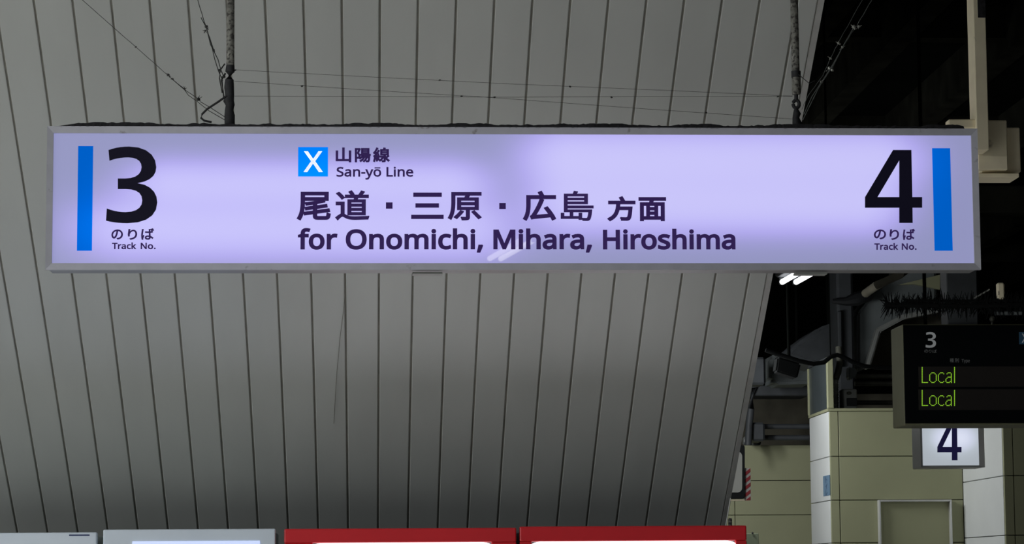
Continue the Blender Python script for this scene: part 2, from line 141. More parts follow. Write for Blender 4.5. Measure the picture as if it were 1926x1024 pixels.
# glyph outlines (bezier triples, 1/1000 em): char -> [advance, [splines]]
GLY = json.loads(r'''{"f":[231,[[93,0,73,0,73,105,73,210,73,314,52,314,31,314,10,314,10,323,10,333,10,342,31,349,52,355,73,362,73,369,73,376,73,383,73,429,84,463,104,483,125,504,153,514,190,514,204,514,217,513,229,510,241,508,251,505,260,502,255,486,250,471,244,455,237,458,229,460,220,462,210,464,201,465,191,465,171,465,156,459,147,446,137,432,132,412,132,383,132,376,132,368,132,360,163,360,193,360,223,360,223,345,223,330,223,314,193,314,163,314,132,314,132,210,132,105,132,0,113,0]]],"o":[406,[[254,-7,202,-7,170,-7,142,1,117,15,92,30,73,51,58,79,44,107,37,141,37,181,37,240,52,286,82,318,112,351,153,367,204,367,237,367,266,359,290,345,315,330,335,309,349,282,363,254,370,221,370,181,370,121,355,75,325,42,294,10],[167,42,203,42,240,42,266,55,283,80,300,104,309,138,309,181,309,223,300,257,283,281,266,305,240,317,203,317,166,317,139,305,123,281,106,257,98,223,98,181,98,138,106,104,123,80,140,55]]],"r":[277,[[77,0,57,0,57,120,57,240,57,360,73,360,89,360,105,360,108,338,110,316,112,294,113,294,114,294,115,294,126,314,141,331,160,345,178,360,200,367,225,367,232,367,239,366,247,366,255,365,261,364,267,363,265,345,262,326,260,308,254,310,248,311,241,312,234,313,227,313,221,313,203,313,185,308,169,298,153,288,140,274,131,256,121,237,116,216,116,192,116,128,116,64,116,0,96,0]]],"O":[525,[[311,-7,263,-7,213,-7,172,4,139,24,106,45,81,74,65,111,49,148,41,191,41,241,41,290,49,333,65,370,81,407,106,435,139,456,172,477,213,487,263,487,311,487,351,477,384,456,417,436,442,407,458,370,475,333,484,290,484,240,484,191,475,147,458,110,442,74,417,45,384,24,351,4],[208,46,263,46,317,46,357,63,382,98,407,132,420,180,420,240,420,301,407,348,382,382,357,417,317,434,263,434,209,434,169,417,143,382,118,348,105,301,105,240,105,180,118,132,143,98,169,63]]],"n":[415,[[77,0,57,0,57,120,57,240,57,360,73,360,89,360,105,360,108,344,111,327,113,311,115,311,116,311,117,311,128,330,145,344,165,353,186,362,208,367,230,367,273,367,306,356,328,335,350,315,361,281,361,234,361,156,361,78,361,0,341,0,322,0,302,0,302,77,302,154,302,230,302,288,275,317,222,317,182,317,154,306,139,283,124,261,116,229,116,187,116,124,116,62,116,0,96,0]]],"m":[628,[[77,0,57,0,57,120,57,240,57,360,73,360,89,360,105,360,108,344,111,327,113,311,115,311,116,311,117,311,128,330,143,344,162,353,181,362,201,367,223,367,279,367,316,347,333,306,334,306,335,306,336,306,349,327,365,342,386,352,407,362,429,367,452,367,493,367,523,356,543,335,563,315,574,281,574,234,574,156,574,78,574,0,554,0,535,0,515,0,515,77,515,154,515,232,515,289,491,317,442,317,407,317,382,307,367,287,352,267,345,237,345,199,345,133,345,66,345,0,325,0,306,0,286,0,286,77,286,154,286,232,286,289,261,317,212,317,176,317,151,306,137,283,123,261,116,229,116,187,116,124,116,62,116,0,96,0]]],"i":[173,[[96,420,87,420,77,420,69,423,62,429,56,435,52,445,52,457,52,470,56,480,62,486,69,492,77,495,87,495,96,495,104,492,111,486,118,480,122,470,122,457,122,445,118,435,111,429,104,423],[77,0,57,0,57,120,57,240,57,360,77,360,96,360,116,360,116,240,116,120,116,0,96,0]]],"c":[322,[[222,-7,201,-7,170,-7,141,0,117,13,92,26,72,46,58,73,44,101,37,135,37,178,37,222,44,258,59,286,74,314,94,334,119,347,145,360,173,367,206,367,224,367,242,365,259,361,276,357,289,353,300,347,294,331,288,315,282,298,271,302,259,306,244,310,230,313,217,315,204,315,133,315,98,270,98,179,98,135,107,102,124,79,141,56,167,44,201,44,221,44,238,46,253,50,268,54,282,59,294,65,294,48,294,30,294,13,282,6,269,2,254,-2,240,-5]]],"h":[415,[[77,0,57,0,57,170,57,340,57,510,77,510,96,510,116,510,116,460,116,411,116,361,116,343,115,326,113,310,114,310,116,310,117,310,128,329,144,343,164,352,184,361,206,366,229,366,273,366,306,356,328,335,350,314,361,281,361,234,361,156,361,78,361,0,341,0,322,0,302,0,302,77,302,154,302,230,302,288,275,317,222,317,181,317,154,306,139,283,124,260,116,228,116,186,116,124,116,62,116,0,96,0]]],",":[180,[[42,-87,28,-87,34,-61,40,-33,47,-3,53,28,58,55,61,78,82,78,103,78,124,78,126,75,127,73,129,71,123,47,115,21,104,-8,93,-36,82,-62,71,-87,57,-87]]],"M":[609,[[84,0,65,0,65,160,65,320,65,480,95,480,125,480,154,480,204,349,253,218,302,87,303,87,304,87,305,87,355,218,405,349,455,480,485,480,514,480,544,480,544,320,544,160,544,0,524,0,504,0,484,0,484,98,484,197,484,295,484,318,485,341,486,364,487,387,488,405,489,420,488,420,487,420,486,420,433,280,380,140,326,0,310,0,293,0,277,0,224,140,171,280,119,420,118,420,117,420,116,420,118,407,119,388,120,364,120,341,121,316,121,291,121,194,121,97,121,0,102,0]]],"a":[377,[[175,-7,144,-7,112,-7,85,2,63,19,42,36,31,63,31,100,31,136,45,164,73,183,101,202,145,213,203,215,224,216,244,216,265,217,265,224,265,231,265,238,265,268,258,289,245,301,232,313,214,318,190,318,171,318,153,316,136,310,119,304,103,298,89,291,83,306,77,320,71,335,86,344,105,351,126,357,148,363,170,366,193,366,237,366,270,356,291,337,312,318,322,287,322,245,322,163,322,82,322,0,308,0,294,0,279,0,276,17,272,34,268,51,267,51,266,51,265,51,250,31,233,17,216,7,199,-2],[139,41,158,41,188,41,214,49,234,66,254,83,264,109,264,144,264,154,264,165,264,176,246,175,229,175,211,174,166,172,135,165,118,152,101,140,92,122,92,99,92,79,98,64,110,55,123,46]]],"H":[498,[[85,0,65,0,65,160,65,320,65,480,85,480,105,480,126,480,126,412,126,344,126,277,208,277,289,277,371,277,371,344,371,412,371,480,392,480,412,480,432,480,432,320,432,160,432,0,412,0,392,0,371,0,371,75,371,149,371,224,289,224,208,224,126,224,126,149,126,75,126,0,105,0]]],"s":[322,[[192,-7,148,-7,123,-7,101,-5,83,-1,65,3,49,9,35,16,35,34,35,52,35,70,49,63,67,56,87,50,107,44,128,41,149,41,179,41,201,46,214,55,228,65,234,78,234,94,234,103,232,111,227,118,222,125,213,133,200,140,188,147,169,155,146,164,122,173,103,182,86,191,69,200,57,210,48,223,39,236,34,252,34,271,34,302,47,325,72,342,96,358,129,367,169,367,191,367,212,365,231,360,250,356,268,350,284,343,277,327,271,311,264,296,249,302,233,307,216,312,200,316,183,318,165,318,141,318,123,314,110,307,97,299,91,288,91,275,91,265,94,256,99,249,105,243,115,236,129,229,142,223,160,215,183,206,206,198,226,189,242,180,258,170,270,160,279,147,287,135,291,119,291,99,291,64,278,38,253,20,227,2]]],"S":[369,[[218,-7,166,-7,139,-7,114,-5,91,-1,69,3,49,9,34,16,34,35,34,55,34,74,50,67,70,60,94,54,118,49,143,46,169,46,204,46,231,53,249,66,268,80,277,99,277,123,277,139,273,152,267,163,260,173,248,183,232,192,216,202,193,211,164,222,123,236,92,255,72,276,51,298,40,327,40,364,40,390,47,411,60,429,73,448,91,462,114,471,137,481,163,486,193,486,220,486,244,484,266,479,288,474,308,467,326,459,319,442,313,425,307,408,290,415,272,421,253,426,233,431,213,433,192,433,162,433,139,427,124,414,109,401,101,384,101,363,101,347,105,334,111,323,118,312,129,303,144,294,160,286,180,276,206,267,234,256,258,245,278,233,297,222,312,207,322,191,332,174,337,153,337,128,337,86,322,53,291,29,260,5]]],"y":[343,[[91,-161,56,-161,46,-161,36,-161,28,-160,20,-158,13,-157,7,-156,7,-140,7,-124,7,-109,12,-110,18,-111,25,-111,32,-112,39,-113,47,-113,68,-113,84,-107,97,-95,109,-84,119,-68,127,-49,133,-33,139,-17,146,-1,97,119,49,240,1,360,22,360,43,360,64,360,90,292,116,223,142,155,148,137,154,120,160,104,165,87,169,72,172,57,173,57,174,57,175,57,177,68,181,83,187,101,193,119,199,137,206,156,230,224,254,292,279,360,300,360,321,360,343,360,291,223,239,87,187,-50,175,-84,159,-111,139,-131,119,-151]]],"L":[352,[[155,0,65,0,65,160,65,320,65,480,85,480,105,480,126,480,126,338,126,196,126,54,195,54,265,54,335,54,335,36,335,18,335,0,245,0]]],"T":[373,[[177,0,156,0,156,142,156,284,156,426,107,426,57,426,7,426,7,444,7,462,7,480,126,480,246,480,366,480,366,462,366,444,366,426,316,426,267,426,217,426,217,284,217,142,217,0,197,0]]],"k":[359,[[77,0,57,0,57,170,57,340,57,510,77,510,96,510,116,510,116,422,116,333,116,244,116,237,115,227,115,216,114,204,114,194,113,185,114,185,115,185,116,185,118,189,122,194,128,201,133,208,138,214,144,221,150,228,154,234,158,238,197,279,235,319,273,360,296,360,319,360,343,360,294,309,245,257,197,206,249,137,301,69,353,0,329,0,305,0,281,0,240,56,198,112,156,168,143,156,129,144,116,132,116,88,116,44,116,0,96,0]]],"N":[510,[[84,0,65,0,65,160,65,320,65,480,88,480,112,480,135,480,220,347,306,215,391,83,392,83,393,83,394,83,393,90,393,101,392,115,391,129,391,145,390,162,389,179,389,195,389,209,389,299,389,389,389,480,408,480,426,480,445,480,445,320,445,160,445,0,422,0,398,0,375,0,289,133,204,266,118,398,117,398,116,398,116,398,117,383,118,363,119,340,120,317,121,293,121,268,121,179,121,89,121,0,102,0]]],".":[180,[[101,-9,89,-9,78,-9,69,-6,60,1,52,9,48,20,48,36,48,53,52,64,60,71,69,78,78,81,89,81,101,81,111,78,119,71,127,64,132,53,132,36,132,20,127,9,119,1,111,-6]]],"p":[413,[[77,-161,57,-161,57,13,57,186,57,360,73,360,89,360,105,360,108,344,111,327,113,311,114,311,115,311,116,311,127,327,141,340,158,351,176,361,199,367,228,367,273,367,308,351,335,320,363,289,376,243,376,181,376,119,363,73,335,41,308,9,272,-7,228,-7,200,-7,177,-1,159,9,141,20,126,32,116,46,115,46,113,46,112,46,113,38,114,28,115,17,116,5,116,-5,116,-13,116,-63,116,-112,116,-161,96,-161],[180,42,219,42,241,42,259,48,273,60,287,73,298,89,305,110,312,131,315,154,315,181,315,223,307,255,291,280,275,305,251,317,218,317,181,317,155,307,140,286,125,266,117,234,116,192,116,188,116,184,116,181,116,136,123,102,138,78,153,54]]],"e":[379,[[235,-7,210,-7,176,-7,146,0,120,14,94,28,73,49,59,76,44,104,37,137,37,177,37,217,44,251,57,279,70,307,89,329,112,344,136,359,164,367,196,367,227,367,254,360,276,347,298,333,315,314,327,290,339,265,345,237,345,204,345,192,345,180,345,169,262,169,180,169,98,169,99,128,109,97,129,76,149,54,177,44,213,44,236,44,256,46,274,50,291,54,310,60,328,69,328,51,328,34,328,17,310,9,292,3,274,-1,256,-5],[103,248,99,216,161,216,222,216,283,216,283,246,276,271,262,290,247,309,225,318,195,318,167,318,145,309,129,291,112,273]]],"-":[216,[[81,154,27,154,27,171,27,189,27,206,81,206,135,206,189,206,189,189,189,171,189,154,135,154]]],"X":[394,[[24,0,3,0,56,83,109,167,162,250,112,326,62,403,13,480,35,480,58,480,80,480,119,417,158,354,197,291,237,354,276,417,316,480,337,480,358,480,379,480,330,403,281,327,231,251,284,167,338,84,391,0,368,0,345,0,322,0,280,69,238,139,195,208,152,139,109,69,66,0,45,0]]],"山":[350,[[47,221,38,221,38,147,38,73,38,-1,120,-1,203,-1,286,-1,286,-9,286,-18,286,-27,295,-27,304,-27,313,-27,313,56,313,139,313,222,304,222,295,222,286,222,286,156,286,91,286,26,253,26,221,26,188,26,188,114,188,202,188,290,179,290,170,290,161,290,161,202,161,114,161,26,129,26,97,26,65,26,65,91,65,156,65,221,56,221]]],"陽":[350,[[180,205,180,214,214,214,248,214,283,214,283,205,283,196,283,186,248,186,214,186,180,186,180,196],[180,251,180,260,214,260,248,260,283,260,283,251,283,242,283,233,248,233,214,233,180,233,180,242],[207,280,156,280,156,242,156,204,156,166,207,166,257,166,308,166,308,204,308,242,308,280,257,280],[195,145,125,145,125,138,125,131,125,124,140,124,156,124,171,124,157,94,135,69,109,53,114,48,123,40,126,36,141,47,156,61,169,77,179,77,188,77,198,77,181,44,153,15,123,-4,128,-8,136,-17,139,-21,172,2,203,37,222,77,232,77,242,77,252,77,239,41,218,9,191,-12,196,-15,204,-23,208,-27,237,-2,261,35,276,77,283,77,291,77,299,77,296,24,291,3,286,-3,284,-6,281,-7,276,-7,272,-7,261,-6,249,-5,252,-11,255,-21,256,-27,268,-28,280,-28,287,-27,296,-27,301,-25,306,-19,315,-9,320,18,324,88,324,92,325,99,325,99,278,99,230,99,183,99,188,107,192,115,196,124,243,124,290,124,336,124,336,131,336,138,336,145,266,145],[55,279,28,279,28,177,28,74,28,-28,36,-28,44,-28,52,-28,52,66,52,161,52,255,67,255,82,255,98,255,90,231,80,200,70,174,95,147,102,123,102,104,102,93,99,84,94,80,91,78,88,77,83,77,77,77,71,77,63,77,67,71,69,61,69,54,77,54,86,54,93,55,100,56,106,58,111,61,121,68,125,83,125,102,125,123,119,148,93,177,105,205,118,241,129,270,123,273,117,277,111,280,110,280,109,279,107,279,81,279]]],"線":[350,[[183,175,183,186,220,186,256,186,293,186,293,175,293,165,293,154,256,154,220,154,183,154,183,165],[183,226,183,236,220,236,256,236,293,236,293,226,293,216,293,206,256,206,220,206,183,206,183,216],[70,67,64,66,68,42,71,11,71,-9,78,-8,85,-7,92,-6,91,15,88,46,83,69,77,68],[37,68,29,69,26,40,21,8,12,-14,18,-16,28,-19,33,-22,40,1,47,34,51,65,44,66],[102,75,96,73,103,55,110,30,113,15,119,17,126,19,132,21,129,37,121,60,114,78,108,76],[316,116,310,121,300,109,284,93,270,81,263,93,258,107,254,121,254,125,254,129,254,133,275,133,297,133,318,133,318,175,318,216,318,257,292,257,265,257,239,257,244,267,249,278,254,288,244,290,234,292,224,294,222,284,217,269,213,257,195,257,177,257,159,257,159,216,159,175,159,133,182,133,205,133,229,133,229,89,229,45,229,1,229,-3,228,-4,223,-4,218,-5,203,-5,187,-4,190,-11,194,-21,195,-28,217,-28,232,-28,242,-24,251,-20,254,-13,254,1,254,23,254,45,254,67,270,33,293,4,320,-13,324,-6,332,3,338,8,315,20,296,39,280,63,296,75,314,91,329,105,323,110],[164,104,146,104,146,97,146,90,146,82,161,82,176,82,192,82,179,48,154,20,127,7,132,2,138,-6,142,-11,178,8,208,46,221,100,216,102,211,103,206,105,204,105,203,105,201,104,183,104],[22,90,23,84,29,88,40,90,110,100,111,94,113,87,114,80,121,82,128,84,135,86,133,105,124,137,115,161,108,159,102,158,95,156,99,145,102,133,105,121,89,119,72,117,55,114,83,147,111,188,133,228,125,233,118,237,110,242,103,225,93,209,84,195,72,194,60,193,48,192,67,218,86,252,100,285,92,288,84,291,76,295,62,257,39,217,31,207,25,196,18,189,12,187,15,181,19,168,21,163,26,165,33,167,69,172,57,153,45,139,40,132,30,119,22,111,14,109,18,102]]],"尾":[350,[[73,241,73,255,143,255,213,255,284,255,284,241,284,228,284,215,213,215,143,215,73,215,73,228],[134,277,47,277,47,243,47,209,47,175,47,119,43,41,11,-14,18,-16,29,-23,34,-27,68,30,73,116,73,175,73,181,73,187,73,193,152,193,231,193,310,193,310,221,310,249,310,277,222,277],[108,55,76,50,78,43,79,35,80,28,110,32,140,37,170,42,170,34,170,25,170,17,170,-14,180,-22,217,-22,225,-22,280,-22,289,-22,319,-22,327,-11,331,30,324,32,313,36,307,40,305,7,303,1,287,1,275,1,228,1,219,1,200,1,196,4,196,17,196,27,196,36,196,46,239,53,282,59,325,66,323,73,322,80,320,88,279,81,238,75,196,69,196,79,196,90,196,100,231,106,265,111,300,117,298,124,297,131,296,138,262,133,229,128,196,123,196,133,196,143,196,154,226,160,254,167,276,174,269,180,261,186,254,192,217,178,149,165,90,158,92,152,96,144,97,138,121,141,146,145,170,149,170,139,170,129,170,119,143,115,115,111,88,106,89,99,90,92,92,84,118,88,144,93,170,97,170,86,170,75,170,64,139,60]]],"道":[350,[[29,272,22,268,41,250,63,225,72,209,80,214,87,218,94,223,84,239,61,264,43,280,36,276],[159,119,159,129,198,129,238,129,277,129,277,119,277,109,277,99,238,99,198,99,159,99,159,109],[159,71,159,81,198,81,238,81,277,81,277,71,277,61,277,51,238,51,198,51,159,51,159,61],[159,167,159,176,198,176,238,176,277,176,277,167,277,157,277,147,238,147,198,147,159,147,159,157],[154,196,134,196,134,141,134,86,134,31,190,31,246,31,302,31,302,86,302,141,302,196,274,196,246,196,218,196,222,205,227,216,231,226,264,226,298,226,332,226,332,233,332,241,332,248,310,248,288,248,266,248,275,259,283,273,292,286,283,289,274,292,266,294,260,280,249,262,239,248,218,248,196,248,174,248,180,251,186,254,192,256,188,267,177,284,167,296,159,292,152,289,145,286,154,275,164,259,168,248,149,248,129,248,109,248,109,241,109,233,109,226,140,226,171,226,202,226,200,216,196,206,194,196,174,196],[92,124,92,169,67,169,42,169,18,169,18,161,18,153,18,145,34,145,50,145,67,145,67,108,67,72,67,36,51,30,33,15,15,-2,20,-10,26,-17,31,-24,49,-2,67,16,79,16,88,16,98,6,113,-2,138,-16,168,-20,209,-20,243,-20,304,-18,329,-16,330,-9,334,3,337,9,303,6,251,4,210,4,172,4,141,6,119,18,107,25,99,32,92,35,92,80]]],"三":[350,[[131,260,43,260,43,251,43,242,43,234,131,234,220,234,308,234,308,242,308,251,308,260,220,260],[137,146,65,146,65,137,65,128,65,119,137,119,209,119,280,119,280,128,280,137,280,146,209,146],[124,24,23,24,23,15,23,6,23,-2,124,-2,226,-2,327,-2,327,6,327,15,327,24,226,24]]],"原":[350,[[129,130,129,141,178,141,227,141,276,141,276,130,276,119,276,108,227,108,178,108,129,108,129,119],[129,182,129,193,178,193,227,193,276,193,276,182,276,172,276,161,227,161,178,161,129,161,129,172],[252,62,245,58,266,35,293,4,307,-15,314,-10,322,-6,329,-1,315,17,286,47,265,69,259,65],[138,67,130,70,114,46,91,20,70,1,77,-2,88,-9,92,-13,112,6,137,36,155,61,146,64],[141,275,46,275,46,242,46,209,46,175,46,121,43,46,12,-7,19,-10,30,-17,35,-21,67,35,72,118,72,175,72,200,72,225,72,250,158,250,244,250,330,250,330,259,330,267,330,275,235,275],[196,245,186,246,183,237,178,225,172,214,149,214,126,214,103,214,103,172,103,129,103,87,132,87,161,87,189,87,189,58,189,30,189,1,189,-3,188,-4,182,-5,177,-5,159,-5,139,-4,142,-11,146,-21,147,-28,174,-28,191,-28,202,-24,212,-20,215,-13,215,1,215,30,215,58,215,87,244,87,273,87,303,87,303,129,303,172,303,214,269,214,235,214,201,214,206,223,211,232,216,242,206,243]]],"広":[350,[[93,-8,95,-13,106,-9,124,-7,289,11,296,-2,301,-14,305,-25,314,-20,322,-16,331,-12,318,23,284,77,252,117,245,113,237,110,229,106,245,84,263,58,277,33,226,28,176,23,125,19,156,68,187,134,210,199,201,201,191,203,182,206,161,138,123,66,112,47,101,27,93,14,85,12,89,5],[175,290,166,287,174,275,181,260,186,247,140,247,94,247,48,247,48,216,48,185,48,154,48,105,45,36,15,-13,21,-15,33,-23,37,-27,69,24,74,101,74,154,74,177,74,199,74,222,160,222,246,222,332,222,332,230,332,239,332,247,293,247,255,247,216,247,211,261,201,280,192,295,183,292]]],"島":[350,[[90,266,63,266,63,200,63,135,63,69,139,69,216,69,292,69,288,22,283,3,277,-3,275,-6,271,-6,266,-6,261,-6,246,-6,231,-5,235,-11,237,-21,237,-27,254,-28,269,-28,277,-28,286,-27,293,-25,298,-19,307,-9,313,16,318,78,319,82,319,89,319,89,242,89,166,89,89,89,89,97,89,104,89,112,170,112,251,112,332,112,332,119,332,126,332,133,251,133,170,133,89,133,89,141,89,150,89,158,153,158,216,158,279,158,279,194,279,230,279,266,243,266,208,266,172,266,177,274,182,283,186,291,176,293,166,294,155,296,153,287,149,276,145,266,118,266],[199,202,253,202,253,194,253,186,253,178,199,178,144,178,89,178,89,186,89,194,89,202,144,202],[253,229,253,221,199,221,144,221,89,221,89,229,89,238,89,246,144,246,199,246,253,246,253,238],[42,52,34,52,34,33,34,14,34,-5,90,-5,145,-5,201,-5,201,-9,201,-12,201,-16,209,-16,217,-16,225,-16,225,7,225,30,225,53,217,53,209,53,201,53,201,41,201,28,201,16,181,16,162,16,142,16,142,32,142,48,142,63,134,63,126,63,118,63,118,48,118,32,118,16,98,16,78,16,58,16,58,28,58,40,58,52,50,52]]],"方":[350,[[162,290,154,286,163,270,174,248,178,234,127,234,75,234,24,234,24,225,24,217,24,208,56,208,88,208,119,208,115,127,106,37,16,-8,23,-13,32,-22,35,-29,102,6,128,64,139,126,181,126,223,126,265,126,259,47,252,13,242,4,237,1,233,0,225,0,216,0,191,0,166,2,171,-5,175,-15,175,-23,199,-25,222,-25,234,-24,248,-23,256,-20,265,-12,278,2,285,40,292,139,293,143,293,152,293,152,243,152,194,152,144,152,146,171,147,189,148,208,208,208,268,208,328,208,328,217,328,225,328,234,278,234,229,234,180,234,188,237,197,241,205,244,200,258,189,280,179,296,171,293]]],"面":[350,[[136,104,136,117,161,117,186,117,210,117,210,104,210,91,210,77,186,77,161,77,136,77,136,91],[161,138,136,138,136,151,136,164,136,177,161,177,186,177,210,177,210,164,210,151,210,138,186,138],[136,42,136,56,161,56,186,56,210,56,210,42,210,29,210,15,186,15,161,15,136,15,136,29],[124,271,20,271,20,263,20,254,20,246,65,246,110,246,155,246,153,231,149,215,146,202,109,202,73,202,36,202,36,125,36,49,36,-28,45,-28,53,-28,62,-28,62,-22,62,-16,62,-9,137,-9,212,-9,287,-9,287,-16,287,-22,287,-28,296,-28,305,-28,314,-28,314,49,314,125,314,202,267,202,220,202,173,202,177,216,182,231,186,246,234,246,283,246,331,246,331,254,331,263,331,271,227,271],[78,15,62,15,62,69,62,123,62,177,78,177,95,177,112,177,112,123,112,69,112,15,95,15],[287,69,287,15,270,15,252,15,235,15,235,69,235,123,235,177,252,177,270,177,287,177,287,123]]],"の":[350,[[99,216,167,225,163,193,156,159,147,130,129,71,111,48,94,48,78,48,58,67,58,111,58,159],[191,193,196,225,255,220,289,176,289,124,289,63,245,29,200,20,192,18,181,16,170,15,176,6,181,-2,187,-11,270,0,318,49,318,123,318,194,266,251,184,251,98,251,31,185,31,109,31,51,62,15,93,15,126,15,153,52,175,124,185,157]]],"り":[350,[[111,251,119,276,108,277,98,277,88,277,87,268,87,258,85,247,81,219,74,167,74,134,74,111,76,92,78,78,87,79,96,80,105,81,103,98,103,110,104,124,109,169,149,233,193,233,230,233,249,193,249,138,249,50,189,19,113,8,119,-1,124,-9,130,-18,216,-2,277,41,277,138,277,212,244,258,197,258,153,258,117,215,102,179,104,203]]],"ば":[350,[[79,258,81,264,71,265,60,266,50,266,50,259,49,249,48,241,44,213,32,146,32,94,32,47,38,8,45,-17,53,-16,62,-16,70,-15,69,-11,69,-6,69,-3,69,1,69,8,70,13,74,30,87,66,95,90,90,94,86,98,81,102,75,88,67,66,61,50,58,67,57,82,57,99,57,138,68,208,75,240,76,246],[290,265,284,277,278,276,273,274,267,272,273,258,282,237,287,222,293,224,299,227,305,229,300,243],[326,275,319,288,313,286,308,284,302,283,309,269,317,249,322,234,328,236,334,238,340,240,335,254],[217,65,228,61,228,57,229,53,229,49,229,26,220,11,190,11,165,11,148,20,148,38,148,55,166,67,192,67,205,67],[252,259,254,266,243,266,233,266,222,266,223,260,224,250,224,244,224,230,224,215,224,201,213,201,202,201,190,200,170,200,151,201,131,203,131,194,131,186,131,177,152,175,170,175,190,175,201,175,213,175,224,175,224,146,226,112,227,85,217,87,206,88,195,88,149,88,123,65,123,36,123,4,148,-15,195,-15,243,-15,256,13,256,42,256,44,256,47,256,49,274,39,291,25,309,8,314,16,319,24,324,32,306,48,283,66,255,77,254,106,251,141,251,177,272,178,292,180,311,183,311,192,311,201,311,210,293,207,272,204,251,202,251,219,251,235,251,245,252,252]]],"種":[350,[[176,187,152,187,152,150,152,112,152,75,176,75,200,75,224,75,224,67,224,58,224,50,199,50,173,50,148,50,148,43,148,36,148,29,173,29,199,29,224,29,224,19,224,10,224,1,192,1,160,1,128,1,128,-6,128,-13,128,-21,198,-21,268,-21,338,-21,338,-13,338,-6,338,1,308,1,279,1,250,1,250,10,250,19,250,29,275,29,301,29,326,29,326,36,326,43,326,50,301,50,275,50,250,50,250,58,250,67,250,75,275,75,299,75,324,75,324,112,324,150,324,187,299,187,275,187,250,187,250,195,250,203,250,211,277,211,304,211,331,211,331,218,331,225,331,232,304,232,277,232,250,232,250,241,250,250,250,258,280,261,308,265,331,270,325,277,320,283,314,290,275,281,202,275,143,273,146,267,149,258,150,252,173,253,199,255,224,256,224,248,224,240,224,232,195,232,166,232,137,232,137,225,137,218,137,211,166,211,195,211,224,211,224,203,224,195,224,187,200,187],[175,113,175,123,192,123,208,123,224,123,224,113,224,104,224,95,208,95,192,95,175,95,175,104],[250,113,250,123,266,123,283,123,300,123,300,113,300,104,300,95,283,95,266,95,250,95,250,104],[175,158,175,168,192,168,208,168,224,168,224,158,224,149,224,140,208,140,192,140,175,140,175,149],[250,158,250,168,266,168,283,168,300,168,300,158,300,149,300,140,283,140,266,140,250,140,250,149],[132,282,126,289,100,277,54,267,15,261,18,255,22,246,23,241,39,243,57,246,74,249,74,231,74,213,74,195,55,195,36,195,17,195,17,187,17,179,17,171,35,171,53,171,71,171,57,131,33,85,10,60,14,54,21,43,23,36,41,58,60,92,74,128,74,76,74,24,74,-27,83,-27,92,-27,100,-27,100,23,100,73,100,124,112,109,126,90,132,80,137,87,143,94,148,101,141,109,110,140,100,149,100,156,100,164,100,171,115,171,129,171,144,171,144,179,144,187,144,195,129,195,115,195,100,195,100,215,100,235,100,255,117,259,132,264,145,269,139,276]]],"別":[350,[[216,252,208,252,208,187,208,123,208,58,216,58,225,58,233,58,233,123,233,187,233,252,225,252],[302,287,293,287,293,194,293,100,293,7,293,0,291,-2,284,-2,277,-2,256,-2,231,-2,235,-9,239,-21,241,-28,273,-28,293,-28,304,-23,315,-19,320,-11,320,7,320,100,320,194,320,287,311,287],[57,232,57,255,87,255,117,255,147,255,147,232,147,210,147,187,117,187,87,187,57,187,57,210],[79,278,33,278,33,240,33,201,33,163,46,163,59,163,72,163,68,99,59,28,12,-11,18,-15,26,-22,30,-29,67,2,83,50,91,102,110,102,130,102,149,102,146,32,141,6,136,-1,133,-5,130,-5,124,-5,118,-5,101,-5,84,-3,88,-10,90,-20,91,-27,108,-27,125,-27,134,-27,145,-26,151,-23,157,-16,166,-6,170,27,174,114,174,118,174,125,174,125,148,125,121,125,94,125,96,138,96,151,97,163,122,163,147,163,172,163,172,201,172,240,172,278,126,278]]],"ト":[350,[[118,50,118,31,118,18,117,1,116,-11,127,-11,138,-11,150,-11,148,1,147,20,147,31,147,69,147,108,147,146,186,134,246,111,285,90,289,100,293,110,297,120,260,138,193,164,147,178,147,197,147,216,147,235,147,245,148,260,150,271,138,271,127,271,115,271,117,260,118,244,118,235,118,205]]],"イ":[350,[[91,143,30,126,35,117,39,108,44,99,93,114,141,135,178,156,178,113,178,70,178,27,178,13,176,-4,175,-11,187,-11,198,-11,210,-11,208,-4,208,13,208,27,208,76,208,125,208,174,243,198,276,225,302,252,294,260,287,267,279,274,255,245,219,215,183,192,144,167]]],"レ":[350,[[80,17,78,11,85,5,91,0,98,-6,104,-3,109,-1,113,0,200,25,272,69,318,125,312,133,307,141,302,150,258,93,177,47,110,30,110,48,110,195,110,229,110,239,111,252,113,261,101,261,90,261,78,261,79,254,81,238,81,229,81,195,81,50,81,28,81,21]]]}''')
def bez_outline(start, segs):
    """start point and cubic segments (c1, c2, end) -> spline in glyph form, y up"""
    P = [start]+[s[2] for s in segs]; n = len(segs); out = []
    for i in range(n):
        hl = segs[i-1][1]; hr = segs[i][0]
        for p in (hl, P[i], hr): out += [p[0], -p[1]]
    return out
def ln(a, b): return ((a[0]+(b[0]-a[0])/3, a[1]+(b[1]-a[1])/3), (a[0]+(b[0]-a[0])*2/3, a[1]+(b[1]-a[1])*2/3), b)
def poly_outline(pts): return bez_outline(pts[0], [ln(pts[i], pts[(i+1) % len(pts)]) for i in range(len(pts))])
_3 = (412, 205)
GLY['3'] = [320, [bez_outline(_3, [((450, 190), (495, 183), (540, 183)), ((645, 183), (708, 235), (708, 312)), ((708, 365), (670, 400), (592, 412)),
      ((672, 422), (714, 470), (714, 532)), ((714, 615), (645, 662), (530, 662)), ((480, 662), (430, 656), (397, 646)),
      ln((397, 646), (402, 570)), ((440, 586), (480, 593), (518, 593)), ((585, 593), (621, 565), (621, 520)), ((621, 470), (580, 449), (520, 449)),
      ln((520, 449), (470, 449)), ln((470, 449), (470, 383)), ln((470, 383), (515, 383)), ((580, 383), (617, 355), (617, 312)),
      ((617, 272), (585, 251), (535, 251)), ((495, 251), (455, 257), (418, 272)), ln((418, 272), _3)])]]
